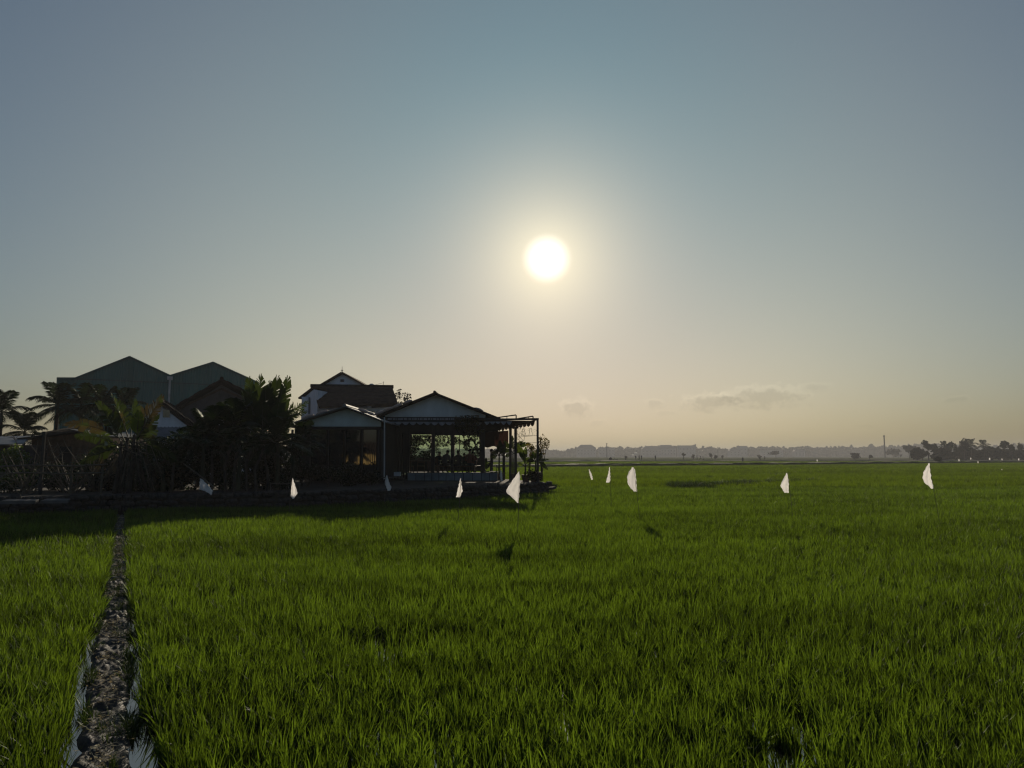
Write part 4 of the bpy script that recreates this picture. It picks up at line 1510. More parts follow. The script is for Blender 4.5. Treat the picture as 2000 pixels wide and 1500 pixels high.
def banana(label, px, Y, h, nl, L, W, tear, mat='banana', z=G_Z, group='banana plants in the garden', up=.75, r=.085, cat='banana plant', name='banana_plant'):
    base_ = ground_at(px, Y, z)
    t = thing(name, label, cat, base_, group)
    lean = Vector((random.uniform(-.15, .15), random.uniform(-.15, .15), 0))
    top = base_ + Vector((0, 0, h)) + lean * h
    MB().tube([base_, base_.lerp(top, .5) + lean * .05, top], [r * 1.15, r, r * .6], 8).build('pseudostem', 'stem', t)
    a0 = random.uniform(0, 6.28)
    for k in range(nl):
        a = a0 + k * 2.4
        e = up + random.uniform(-.25, .2)
        d0 = Vector((math.cos(a) * math.cos(e), math.sin(a) * math.cos(e), math.sin(e)))
        big_leaf(t, top + Vector((0, 0, -.15 * k / nl)), d0=d0, L=L * random.uniform(.75, 1.1), W=W * random.uniform(.8, 1.1), g=random.uniform(.15, .55), tear=tear, mat=mat)
    return t


def shrub(label, px, Y, zc, r3, n, leaf, mat='shrub', group='dark shrubs in the garden', z0=G_Z, stems=4, lobes=9, cat='shrub', name='shrub'):
    b = ground_at(px, Y, z0)
    t = thing(name, label, cat, b, group)
    c = (b.x, Y, zc)
    P = blob_points(c, r3, n, lobes)
    P[:, 2] = np.maximum(P[:, 2], z0 + .03)
    Vq, Fq = leaf_quads(P, leaf * (.6 + .8 * rng.random(len(P))), .5, .4)
    link('crown', np_mesh('crown', Vq, Fq, M[mat], off=b), t)
    for k in range(stems):
        q = P[rng.integers(len(P))]
        m_ = Vector((b.x + random.uniform(-.1, .1), Y + random.uniform(-.1, .1), z0))
        MB().tube([m_, m_.lerp(Vector(q), .5) + Vector((0, 0, .15)), q], [.025, .018, .008], 5).build('stem', 'bark', t)
    return t


# palms: three frond shapes shared by all
def frond_mesh(L, elev, droop, nleaf=30, ll=.50):
    m = MB()
    pt = lambda t: Vector((L * t * math.cos(elev), 0, L * t * math.sin(elev) - droop * L * t * t))
    m.tube([pt(i / 8) for i in range(9)], [.018 * (1 - .8 * i / 8) for i in range(9)], 4)
    for i in range(nleaf):
        t = .12 + .88 * i / (nleaf - 1)
        p = pt(t)
        tg = (pt(min(1, t + .02)) - pt(t - .02)).normalized()
        l_ = ll * (math.sin(math.pi * min(.97, t * .86 + .1)) ** .6)
        for s in (-1, 1):
            side = Vector((0, s, 0))
            d = (tg * .75 + side * .8 + Vector((0, 0, -.12 - .28 * random.random()))).normalized()
            e = p + d * l_ * random.uniform(.85, 1.1)
            e2 = e + Vector((0, 0, -.30 * l_)) + d * .15 * l_
            w = tg * .026
            mid = p.lerp(e, .6)
            m.add([p - w * .5, p + w * .5, mid + w, mid - w], [(0, 1, 2, 3)])
            m.add([mid - w, mid + w, e2], [(0, 1, 2)])
    me = bpy.data.meshes.new('frond')
    me.from_pydata(m.v, [], m.f)
    me.materials.append(M['palm'])
    return me


FR = [frond_mesh(1.7, R(70), .30), frond_mesh(1.8, R(45), .55), frond_mesh(1.75, R(22), .60), frond_mesh(1.5, R(0), .55)]


def palm(label, px, py, Y, s=1.0, z0=G_Z, group='palms behind the garden', nf=17, name='palm_tree', lean=0):
    top = at(px, py, Y)
    b = Vector((top.x - lean, Y, z0))
    t = thing(name, label, 'palm tree', b, group)
    h = top.z - z0
    MB().tube([b, b.lerp(top, .5) + Vector((lean * .15, 0, 0)), top], [.11 * s, .085 * s, .07 * s], 8).build('trunk', 'bark', t)
    MB().tube([top, top + Vector((0, 0, .45 * s))], [.075 * s, .05 * s], 8).build('crownshaft', 'palm', t)
    a = random.uniform(0, 6.28)
    for k in range(nf):
        o = link('frond', FR[min(3, int(k / nf * 4))], t)
        o.location = top - b + Vector((0, 0, .45 * s - .12 * k / nf))
        o.rotation_euler = (0, 0, a + k * 2.399)
        o.scale = (s * random.uniform(.85, 1.12),) * 3
    return t


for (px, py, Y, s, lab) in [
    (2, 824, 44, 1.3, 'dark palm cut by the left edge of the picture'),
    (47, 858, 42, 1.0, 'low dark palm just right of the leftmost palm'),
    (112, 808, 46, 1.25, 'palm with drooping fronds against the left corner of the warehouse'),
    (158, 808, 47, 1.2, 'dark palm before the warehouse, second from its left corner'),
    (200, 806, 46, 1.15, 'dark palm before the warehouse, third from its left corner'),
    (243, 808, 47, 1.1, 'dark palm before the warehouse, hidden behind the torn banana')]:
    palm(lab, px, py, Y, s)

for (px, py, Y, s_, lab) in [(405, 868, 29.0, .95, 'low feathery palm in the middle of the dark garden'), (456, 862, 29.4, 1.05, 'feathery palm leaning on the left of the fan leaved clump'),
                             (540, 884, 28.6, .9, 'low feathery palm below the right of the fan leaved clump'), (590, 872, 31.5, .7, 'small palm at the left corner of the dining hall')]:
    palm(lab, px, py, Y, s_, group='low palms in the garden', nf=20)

# torn, yellowing banana at the left
yb1 = 25.8
bs = ground_at(250, yb1)
tb = thing('banana_plant', 'torn yellowing banana plant with dead leaves hanging round its stem', 'banana plant', bs)
for (x0, y0, x1, y1, r_) in [(222, 968, 238, 862, .07), (232, 970, 250, 855, .085), (286, 968, 268, 862, .055), (250, 972, 262, 850, .08)]:
    a, b = at(x0, y0, yb1 + random.uniform(-.3, .3)), at(x1, y1, yb1)
    a.z = G_Z
    MB().tube([a, a.lerp(b, .5) + Vector((random.uniform(-.1, .1), 0, 0)), b], [r_ * 1.1, r_, r_ * .7], 7).build('pseudostem', 'bark', tb)
for (x0, y0, x1, y1, W, g, tear, mat, dy) in [
    (250, 852, 218, 771, .42, .05, .75, 'banana_dry', 0), (255, 852, 262, 784, .5, .05, .6, 'banana', .4), (262, 850, 288, 795, .55, .08, .5, 'banana_dry', .2),
    (268, 855, 315, 776, .55, .04, .7, 'banana_dry', -.2), (266, 858, 272, 806, .42, .0, .1, 'shrub_bright', -.3), (240, 860, 128, 824, .45, .30, .6, 'banana_dry', -.1),
    (238, 866, 192, 788, .55, .10, .6, 'banana', .1), (244, 862, 205, 800, .6, .2, .5, 'banana', .5), (270, 866, 330, 868, .45, .45, .6, 'banana', -.2),
    (242, 870, 178, 882, .45, .35, .5, 'banana', .2), (262, 858, 300, 840, .6, .1, .6, 'banana_dry', .5), (250, 858, 232, 785, .5, .1, .5, 'banana', .6),
    (240, 875, 160, 905, .5, .35, .6, 'banana', -.1), (266, 872, 340, 900, .5, .4, .6, 'banana', .1), (258, 868, 305, 812, .55, .1, .6, 'banana', .4), (236, 872, 150, 850, .5, .3, .6, 'banana', .5), (246, 880, 205, 935, .4, .2, .8, 'straw', -.3), (262, 880, 300, 940, .4, .2, .8, 'straw', -.3)]:
    big_leaf(tb, at(x0, y0, yb1), tip=at(x1, y1, yb1 + dy), W=W * 1.2, g=g, tear=tear * .7, mat=mat, face=(random.uniform(-.6, .6), -1, .2))
for k in range(26):       # dead leaves and stalks drooping round the stems
    x0 = random.uniform(225, 282)
    y0 = random.uniform(858, 900)
    x1 = x0 + random.uniform(-52, 48)
    y1 = y0 + random.uniform(30, 70)
    a, b = at(x0, y0, yb1 + random.uniform(-.3, .2)), at(x1, y1, yb1 + random.uniform(-.7, .3))
    b.z = max(b.z, G_Z + .1)
    m_ = a.lerp(b, .4) + Vector(((b.x - a.x) * .25, 0, .18))
    MB().tube([a, m_, b], [.022, .018, .01], 5).build('dead_stalk', 'twig' if k % 3 else 'bark', tb)
    if k % 2:
        big_leaf(tb, m_, tip=b + Vector((random.uniform(-.1, .1), 0, -.2)), W=.22, g=.1, tear=.9, mat='straw')

# tall fan-leaved clump
yt = 30.0
bs = ground_at(508, yt)
tv = thing('fan_leaf_clump', 'tall dark clump of upright fringed leaves before the brown gabled house', 'plant', bs)
for (x1, y1, W, dx) in [(486, 742, .50, -.2), (508, 737, .55, 0), (527, 749, .52, .1), (541, 741, .62, .3), (562, 741, .55, .2), (475, 768, .5, -.4), (498, 756, .55, .5),
                        (519, 762, .6, -.4), (552, 757, .6, -.2), (570, 790, .45, -.1), (535, 770, .6, .6), (460, 790, .5, -.2), (488, 780, .6, -.5), (512, 790, .6, -.6), (545, 795, .6, -.6)]:
    b_ = at(515 + (x1 - 515) * .35, 868, yt + dx * .4)
    big_leaf(tv, b_, tip=at(x1, y1, yt + dx), W=W * 1.5, g=random.uniform(.02, .08), tear=.30, mat='fan_leaf', pet=.22, face=(random.uniform(-.35, .35), -1, .15))
for k in range(9):
    x0 = 485 + k * 7
    a = at(x0 + random.uniform(-4, 4), 950, yt + random.uniform(-.4, .4))
    a.z = G_Z
    MB().tube([a, at(x0 + random.uniform(-3, 3), 850, yt)], [.075, .055], 7).build('stem', 'stem', tv)
for (x1, y1, tear) in [(600, 781, .8), (596, 800, .9), (582, 806, .5), (560, 845, .3), (450, 830, .6), (470, 850, .5), (436, 812, .7)]:
    big_leaf(tv, at(535 if x1 > 520 else 490, 838, yt), tip=at(x1, y1, yt + random.uniform(-.4, .4)), W=.5, g=.28, tear=tear, mat='banana')

BANANA = [(325, 27.0, 1.3, 'banana plant with low broad leaves right of the torn banana'), (362, 28.2, 1.6, 'banana plant before the small white gabled house'),
          (402, 27.6, 1.5, 'banana plant behind the leftmost white flag'), (436, 28.6, 1.9, 'taller banana plant left of the fan leaved clump'),
          (470, 27.6, 1.3, 'banana plant in front of the left of the fan leaved clump'), (545, 28.4, 1.5, 'banana plant in front of the right of the fan leaved clump'),
          (576, 30.5, 1.4, 'banana plant at the left corner of the dining hall')]
for (px, Y, h, lab) in BANANA:
    low = px in (325, 362)
    banana(lab, px, Y, h - .55 if low else h + .2, 8, 1.1 if low else 1.75, .45 if low else .52, .4)
for k, (px, Y, h) in enumerate([(418, 26.9, 1.5), (446, 27.2, 1.9), (462, 26.8, 1.5), (487, 27.3, 2.0), (505, 27.0, 1.6), (528, 27.6, 1.4), (340, 26.2, 1.2)]):
    b = ground_at(px, Y)
    t = thing('bare_banana_plant', ['bare banana stem right of the leftmost white flag', 'bare stem second right of the leftmost white flag', 'short bare stem third right of the leftmost flag',
                              'bowed tall stem in the middle of the dark garden', 'bare stem below the middle of the fan leaved clump', 'bare stem left of the second white flag',
                              'bare post-like stem left of the leftmost white flag'][k], 'banana plant', b, 'bare stems in the dark garden')
    MB().tube([b, b + Vector((random.uniform(-.1, .1), 0, h * .5)), b + Vector((random.uniform(-.25, .25), 0, h))], [.065, .055, .035], 7).build('stem', 'bark', t)
    big_leaf(t, b + Vector((0, 0, h * .97)), d0=(random.uniform(-1, 1), random.uniform(-.6, .2), .2), L=.9, W=.25, g=.9, tear=.8, mat='straw')

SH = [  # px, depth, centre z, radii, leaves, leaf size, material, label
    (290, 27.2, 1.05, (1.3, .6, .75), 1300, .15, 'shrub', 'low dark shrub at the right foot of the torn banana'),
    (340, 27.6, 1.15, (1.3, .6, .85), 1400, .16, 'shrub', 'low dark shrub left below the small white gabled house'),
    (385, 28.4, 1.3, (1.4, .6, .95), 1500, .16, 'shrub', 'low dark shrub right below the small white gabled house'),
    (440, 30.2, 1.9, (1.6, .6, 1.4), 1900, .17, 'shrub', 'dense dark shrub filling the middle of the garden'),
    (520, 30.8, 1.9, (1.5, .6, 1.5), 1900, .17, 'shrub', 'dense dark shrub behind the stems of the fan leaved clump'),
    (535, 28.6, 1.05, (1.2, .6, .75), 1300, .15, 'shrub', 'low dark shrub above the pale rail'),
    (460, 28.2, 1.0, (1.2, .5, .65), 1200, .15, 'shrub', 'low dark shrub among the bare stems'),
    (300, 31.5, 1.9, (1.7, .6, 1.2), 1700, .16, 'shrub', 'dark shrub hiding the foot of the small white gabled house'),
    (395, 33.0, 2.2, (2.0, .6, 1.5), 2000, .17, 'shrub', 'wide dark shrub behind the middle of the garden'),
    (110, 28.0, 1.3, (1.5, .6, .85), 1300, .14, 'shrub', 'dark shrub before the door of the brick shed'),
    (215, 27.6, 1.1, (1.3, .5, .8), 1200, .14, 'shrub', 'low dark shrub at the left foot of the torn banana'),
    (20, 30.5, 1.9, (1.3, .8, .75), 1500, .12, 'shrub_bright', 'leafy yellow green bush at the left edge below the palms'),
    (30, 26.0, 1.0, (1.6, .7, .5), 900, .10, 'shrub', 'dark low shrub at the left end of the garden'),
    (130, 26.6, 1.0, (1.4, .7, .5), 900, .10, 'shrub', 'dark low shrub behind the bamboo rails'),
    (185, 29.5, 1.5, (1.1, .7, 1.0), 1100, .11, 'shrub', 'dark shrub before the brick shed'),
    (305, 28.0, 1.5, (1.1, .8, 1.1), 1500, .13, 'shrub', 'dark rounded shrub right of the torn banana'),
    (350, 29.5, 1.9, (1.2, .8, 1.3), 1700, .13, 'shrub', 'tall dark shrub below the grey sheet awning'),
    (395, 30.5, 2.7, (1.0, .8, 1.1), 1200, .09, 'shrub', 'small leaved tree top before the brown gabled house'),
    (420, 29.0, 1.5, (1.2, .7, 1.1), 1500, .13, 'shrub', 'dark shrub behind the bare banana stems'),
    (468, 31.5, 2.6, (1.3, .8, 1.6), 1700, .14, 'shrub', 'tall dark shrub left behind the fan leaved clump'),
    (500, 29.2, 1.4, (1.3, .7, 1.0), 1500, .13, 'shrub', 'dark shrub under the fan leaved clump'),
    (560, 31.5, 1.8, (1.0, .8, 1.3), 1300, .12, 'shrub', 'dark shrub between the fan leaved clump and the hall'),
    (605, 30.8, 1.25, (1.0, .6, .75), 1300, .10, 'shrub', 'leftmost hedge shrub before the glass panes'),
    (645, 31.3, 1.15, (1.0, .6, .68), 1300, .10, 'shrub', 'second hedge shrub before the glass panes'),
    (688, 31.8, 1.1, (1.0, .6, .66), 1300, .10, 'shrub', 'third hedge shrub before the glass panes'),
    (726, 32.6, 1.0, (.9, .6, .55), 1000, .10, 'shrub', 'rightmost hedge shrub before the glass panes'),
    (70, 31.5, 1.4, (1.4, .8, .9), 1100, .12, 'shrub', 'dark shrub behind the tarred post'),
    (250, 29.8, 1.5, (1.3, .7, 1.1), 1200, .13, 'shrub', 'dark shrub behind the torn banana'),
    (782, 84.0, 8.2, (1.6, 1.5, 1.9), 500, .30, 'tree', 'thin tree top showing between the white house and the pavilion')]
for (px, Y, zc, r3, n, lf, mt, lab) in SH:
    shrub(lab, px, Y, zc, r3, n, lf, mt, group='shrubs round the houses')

# leafless dry shrub at the left
for (px, Y, lab, sd) in [(60, 25.6, 'leafless dry shrub with crossing pale branches at the left', 3), (150, 26.0, 'leafless twiggy shrub left of the torn banana', 5), (195, 27.0, 'second leafless twiggy shrub, before the brick shed', 9)]:
    r_ = random.Random(sd)
    b = ground_at(px, Y)
    t = thing('dry_shrub', lab, 'shrub', b, 'leafless shrubs')
    for k in range(16):
        a = r_.uniform(-1.3, 1.3)
        L_ = r_.uniform(.9, 2.1)
        p = b + Vector((r_.uniform(-.2, .2), r_.uniform(-.2, .2), 0))
        e = p + Vector((math.sin(a) * L_, r_.uniform(-.4, .4), abs(math.cos(a)) * L_ * .9 + .3))
        m_ = p.lerp(e, .5) + Vector((r_.uniform(-.15, .15), 0, r_.uniform(0, .2)))
        br = MB().tube([p, m_, e], [.026, .018, .007], 5).build('branch', 'twig', t)
        tw = MB()
        for q in range(5):
            s_ = m_.lerp(e, r_.random())
            tw.tube([s_, s_ + Vector((r_.uniform(-.45, .45), r_.uniform(-.2, .2), r_.uniform(-.05, .4)))], [.009, .004], 4)
        tw.build('twigs', 'twig', br)

# bamboo rail fence and posts
fn = thing('rail_fence', 'two rail weathered bamboo fence at the left of the garden', 'fence', at(90, 960, 24.9))
for (xa, ya, xb, yb_) in [(-20, 912, 210, 907), (-20, 926, 205, 923)]:
    a, b = at(xa, ya, 24.5), at(xb, yb_, 25.3)
    MB().tube([a, a.lerp(b, .33) + Vector((0, 0, .03)), a.lerp(b, .66) + Vector((0, 0, -.03)), b], .028, 6).build('rail', 'bamboo', fn)
for px in (-8, 205, 145):
    a = ground_at(px, 25.0)
    MB().tube([a, a + Vector((.02, 0, .95))], .035, 6).build('post', 'bamboo', fn)
a = ground_at(87, 24.9)
o = MB().tube([a, at(86, 852, 24.9), at(86, 848, 24.9), at(86, 843, 24.9)], [.07, .055, .07, .07], 7).build('pole', 'fence_dark')
tag(o, 'tall dark wooden pole with a capped top at the left', 'pole')
o = MB().tube([at(358, 905, 26.4), at(385, 925, 26.2), at(417, 951, 25.9)], [.02, .026, .03], 6).build('leaning_pole', 'bamboo')
tag(o, 'slanting bamboo pole above the leftmost white flag', 'pole')
rl = thing('low_rail', 'pale horizontal rail left of the second white flag', 'rail', ground_at(555, 27.6))
a, b = at(527, 944.5, 27.5), at(588, 944.5, 27.9)
MB().tube([a, b], .025, 6).build('rail', 'bamboo', rl)
for q in (a.lerp(b, .03), a.lerp(b, .97)):
    MB().tube([(q.x, q.y, G_Z), q], .022, 6).build('post', 'bamboo', rl)
rl = thing('low_rail', 'pale horizontal rail at the wall left of the pavilion plinth', 'rail', ground_at(740, 32.3))
a, b = at(715, 931, 32.4), at(790, 934, 33.6)
MB().tube([a, b], .02, 6).build('rail', 'bamboo', rl)
for q in (a.lerp(b, .03), a.lerp(b, .97)):
    MB().tube([(q.x, q.y, G_Z - .1), q], .02, 6).build('post', 'bamboo', rl)

up_ = thing('utility_pole', 'thin utility pole with wires left of the warehouse corner', 'utility pole', ground_at(105, 62))
a = at(105, 839, 62)
MB().tube([(a.x, 62, G_Z), a], [.10, .07], 6).build('pole', 'concrete', up_)
MB().box((a.x - .5, 61.95, a.z - .35), (a.x + .5, 62.05, a.z - .27)).build('crossarm', 'steel', up_)
for k in range(3):
    p0, p1 = at(60, 851 + k * 4, 70), a + Vector((-.4 + .4 * k, 0, -.25))
    p2 = at(135, 835 + k * 4, 58)
    MB().tube([p0, p0.lerp(p1, .5) + Vector((0, 0, -.12)), p1, p1.lerp(p2, .5) + Vector((0, 0, -.1)), p2], .016, 4).build('wire', 'steel', up_)

# vines in and on the pavilion
def vine(label, boxes, n, leaf, mat, Y, dep, thr=.45):
    a = at(boxes[0][0], boxes[0][1], Y)
    t = thing('climbing_vine', label, 'vine', a, 'vines on the pavilion')
    P = []
    for (x0, y0, x1, y1, w) in boxes:
        k = int(n * w)
        q0, q1 = at(x0, y1, Y), at(x1, y0, Y)
        xx = rng.uniform(q0.x, q1.x, k)
        zz = rng.uniform(q0.z, q1.z, k)
        keep = vnoise(xx + 40, zz, .33, 81) * .6 + vnoise(xx + 40, zz, .13, 82) * .4 > thr
        P.append(np.stack([xx[keep], Y + rng.uniform(-dep, dep, keep.sum()), zz[keep]], 1))
    P = np.concatenate(P)
    Vq, Fq = leaf_quads(P, leaf * (.6 + .8 * rng.random(len(P))), .6, .5)
    link('leaves', np_mesh('leaves', Vq, Fq, M[mat], off=a), t)
    m_ = MB()
    for (x0, y0, x1, y1, w) in boxes:
        for k in range(3):
            s_ = at(random.uniform(x0, x1), y0, Y)
            m_.tube([s_, s_ + Vector((random.uniform(-.2, .2), 0, -.4)), at(random.uniform(x0, x1), y1, Y)], .009, 4)
    m_.build('tendril', 'bark', t)


vine('dense leafy vine filling the left opening of the pavilion', [(800, 850, 842, 896, 1.0)], 3200, .10, 'shrub', yp + 5.2, .5, .30)
vine('vine hanging across the top of the middle opening', [(846, 848, 884, 872, .8), (846, 866, 858, 890, .15)], 1500, .08, 'shrub', yp + 5.6, .3, .38)
vine('vine hanging in the right opening of the pavilion', [(886, 846, 937, 868, .6), (905, 858, 938, 880, .5), (922, 872, 938, 892, .2)], 2700, .085, 'shrub', yp + 5.4, .4, .37)
vine('sunlit orange green vine on the pavilion awning edge', [(888, 811, 936, 838, .7), (893, 835, 930, 850, .3), (925, 830, 945, 850, .15)], 1700, .085, 'vine', yp - .45, .3)
vine('fine net of vine on the wires of the right pergola bay', [(1008, 832, 1024, 862, .5), (1018, 836, 1048, 850, .2)], 520, .04, 'vine', 37.6, .15)

# potted plants at the right end
def pot(parent, c, r, h):
    MB().tube([c, c + Vector((0, 0, h * .15)), c + Vector((0, 0, h * .9)), c + Vector((0, 0, h))], [r * .7, r * .75, r, r * 1.08], 12).build('pot', 'pot', parent)


def potted(label, px, Y, leaves, W, mat, hp=.35, rp=.2, stem_h=.3, tear=.1, cat='potted plant'):
    b = ground_at(px, Y)
    t = thing('potted_plant', label, cat, b, 'potted plants at the pergola')
    pot(t, b, rp, hp)
    top = b + Vector((0, 0, hp + stem_h))
    MB().tube([b + Vector((0, 0, hp * .8)), top], [.05, .035], 6).build('stem', 'stem', t)
    for (x1, y1, g) in leaves:
        big_leaf(t, top + Vector((random.uniform(-.03, .03), 0, random.uniform(-.15, 0))), tip=at(x1, y1, Y + random.uniform(-.35, .35)), W=W * random.uniform(.85, 1.1), g=g, tear=tear, mat=mat)


potted('potted banana with one upright bright leaf beside the slim pergola posts', 1026, 37.4, [(1027, 874, .02), (1012, 868, .1), (1040, 890, .25), (1013, 905, .3), (1036, 912, .4), (1018, 884, .1)], .30, 'shrub_bright', stem_h=.55)
potted('potted banana with arching leaves beside the right pergola post', 1046, 36.9, [(1041, 883, .05), (1070, 896, .3), (1069, 920, .5), (1030, 899, .3), (1058, 885, .1), (1052, 872, .02)], .26, 'banana', hp=.5, rp=.3, stem_h=.6)
potted('dark tall plant with large drooping leaves between the slim posts', 1002, 39.6, [(985, 862, .1), (1020, 862, .3), (975, 880, .3), (1018, 880, .35), (1000, 852, .02), (1034, 862, .4), (988, 890, .4)], .34, 'banana', stem_h=1.2)
potted('dark broad leaved plant hanging over the side table', 975, 40.6, [(976, 862, .0), (966, 880, .15), (985, 872, .1), (990, 890, .3), (962, 893, .35), (978, 884, -.05)], .42, 'banana', stem_h=1.1)
potted('small low potted plant near the standing person', 948, 39.3, [(940, 905, .3), (957, 903, .3), (949, 895, .05), (944, 912, .3)], .22, 'shrub', hp=.3, stem_h=.25)
shrub('feathery thin leaved bush right of the pergola post', 1058, 38.2, 2.55, (.55, .4, .85), 330, .11, 'vine', group='potted plants at the pergola', stems=5, lobes=7, cat='bush', name='feathery_bush')
shrub('feathery bush left of the right pergola post', 1034, 38.4, 2.3, (.5, .4, .55), 260, .11, 'vine', group='potted plants at the pergola', stems=4, lobes=6, cat='bush', name='feathery_bush')
shrub('low dark weeds at the foot of the right wall corner', 1072, 37.0, .38, (.6, .4, .18), 260, .10, 'weed', group='potted plants at the pergola', z0=.1, stems=2, cat='weeds', name='corner_weeds')
shrub('dark bushy plant beside the pot on the right wall corner', 1040, 36.6, 1.0, (.55, .35, .40), 500, .10, 'shrub', group='potted plants at the pergola', stems=3, cat='bush', name='corner_bush')

# ------------------------------------------------------------------ white flags in the rice
FLAGS = [
    (23.6, 388.5, [(935, 391, 393), (942, 390.5, 402), (950, 390.3, 411), (956.5, 390.2, 418.5), (960, 402, 416.5), (966.5, 411.5, 413.5)], 'leftmost white flag, blown out to the right over the shaded rice'),
    (23.4, 569.5, [(934, 571, 572), (945, 569.8, 575), (956, 569, 578), (963.7, 568.6, 579.7), (970, 568.4, 576), (974, 571, 573.5)], 'limp white flag below the left end of the dining hall'),
    (27.6, 753.5, [(928, 755, 756), (936, 752.8, 758.5), (943.6, 751.4, 761), (948, 753, 763), (952, 754.5, 765), (958.6, 757, 762)], 'small white flag below the gap between the two restaurant roofs'),
    (19.8, 895.5, [(933.5, 899.4, 900.4), (945, 896.5, 901), (954, 894.2, 903), (960, 893, 903.3), (965, 892, 900.5), (971, 890.8, 899)], 'narrow white flag in front of the pavilion plinth'),
    (17.1, 1010.5, [(921, 1013, 1014.5), (932, 1005, 1015.8), (945, 996.5, 1015.6), (958.7, 987.5, 1015), (966, 993, 1014.3), (974, 1003, 1013.5), (982, 1010.5, 1012.3)], 'largest white flag, triangular, in front of the pergola'),
    (31.0, 979.0, [(918, 977.5, 979), (928, 976, 981), (940, 978, 981.5)], 'thin bluish white flag close to the stone wall, left of the largest flag'),
    (33.0, 1155.0, [(916, 1149.6, 1150.6), (923, 1150.8, 1154.5), (930, 1152.5, 1157), (937, 1154.5, 1158)], 'smallest of the three flags right of the pergola'),
    (26.4, 1192.5, [(912, 1189.8, 1191.2), (922, 1188.5, 1192), (932, 1186, 1192.5), (938, 1184.2, 1192.5), (942.5, 1183.6, 1190)], 'middle one of the three flags right of the pergola'),
    (20.8, 1247.0, [(912.5, 1235, 1237.5), (921, 1229.5, 1241), (930, 1225.6, 1242), (940, 1226, 1243), (947, 1227.5, 1243.6), (954, 1232.5, 1244), (960, 1238, 1244.2)], 'broad creased flag, rightmost of the three right of the pergola'),
    (21.0, 1541.5, [(924, 1536.5, 1537.8), (934, 1532, 1539), (942, 1528, 1539.6), (948, 1525, 1540), (955, 1528.5, 1540.3), (962.5, 1532.3, 1540.5)], 'white flag alone in the right middle of the field'),
    (19.5, 1826.0, [(904.5, 1813.8, 1815.5), (913, 1810, 1816.5), (922, 1805, 1818), (930, 1803, 1819), (938, 1804.5, 1820), (943, 1806.5, 1821), (949, 1814, 1822), (954.5, 1819.5, 1822.5)], 'tall white flag near the right edge of the picture')]


def flag(label, D, xb, rows, sub=18, nx=13, group='white flags on sticks in the rice'):
    base_ = Vector(((xb - 1000) / F_PX * D / math.cos(PITCH) * .995, D, -.05))
    t = thing('flag', label, 'flag', base_, group)
    ytop = rows[0][0]
    right = (abs(rows[len(rows) // 2][2] - rows[0][2]) < abs(rows[len(rows) // 2][1] - rows[0][1]))
    top = at(rows[0][2] if right else rows[0][1], ytop - 1.0, D)
    m_ = base_.lerp(top, .5) + Vector((random.uniform(-.02, .02), 0, 0))
    MB().tube([base_, m_, top], [.007, .006, .0045], 6).build('stick', 'bamboo', t)
    ys = np.linspace(rows[0][0], rows[-1][0], sub)
    rr = np.array(rows)
    xl, xr = np.interp(ys, rr[:, 0], rr[:, 1]), np.interp(ys, rr[:, 0], rr[:, 2])
    ph = random.uniform(0, 6)
    fq = random.uniform(1.2, 1.9)
    vs, fs = [], []
    for i in range(sub):
        for j in range(nx):
            s = j / (nx - 1)
            q = at(xl[i] + (xr[i] - xl[i]) * s, ys[i], D)
            free = (1 - s) if right else s
            wd = (xr[i] - xl[i]) / F_PX * D
            q.y += (.3 * wd * free ** 1.3 * math.sin(ph) + (.08 * wd + .010) * math.sin(fq * 2 * math.pi * s + ph + i * .22)) * 1.0
            q.y += (.035 * wd + .004) * (math.sin(j * 2.6 + i * .9 + ph * 2) + .7 * math.sin(i * 1.9 - j * 1.1 + ph))
            q.z += .008 * math.sin(i * 2.3 + j * 1.7 + ph)
            q.x += .006 * math.sin(i * 1.7 + ph * 3)
            vs.append(q)
    for i in range(sub - 1):
        for j in range(nx - 1):
            fs.append((i * nx + j, i * nx + j + 1, (i + 1) * nx + j + 1, (i + 1) * nx + j))
    MB().add(vs, fs).build('cloth', 'flag', t, True)
    return t


for (D, xb, rows, lab) in FLAGS:
    flag(lab, D, xb, rows)
FAR_FLAGS = [(1596, 897, 140, 'tiny far white flag alone near the bank, left of the chimney'), (1873, 896.5, 188, 'tiny far white flag beyond the bank, leftmost of the right hand row'),
             (1896, 893.5, 190, 'tiny far white flag beyond the bank, second of the right hand row'), (1933, 894, 192, 'tiny far white flag beyond the bank, third of the right hand row'),
             (1957, 895, 192, 'tiny far white flag beyond the bank, fourth of the right hand row'), (1990, 895, 194, 'tiny far white flag beyond the bank, at the right edge'),
             (1910, 900.5, 150, 'tiny far white flag on this side of the bank'), (1957, 916, 82, 'tiny white tuft of flag in the bright rice at the right')]
for (px, py, D, lab) in FAR_FLAGS:
    s_ = 1.6 if D < 100 else 3.2
    flag(lab, D, px + .5, [(py, px - .3, px + .3), (py + s_ * .5, px - s_ * .42, px + s_ * .35), (py + s_, px - s_ * .35, px + s_ * .3), (py + s_ * 1.35, px - s_ * .1, px + s_ * .25)], 5, 4, 'tiny far flags')

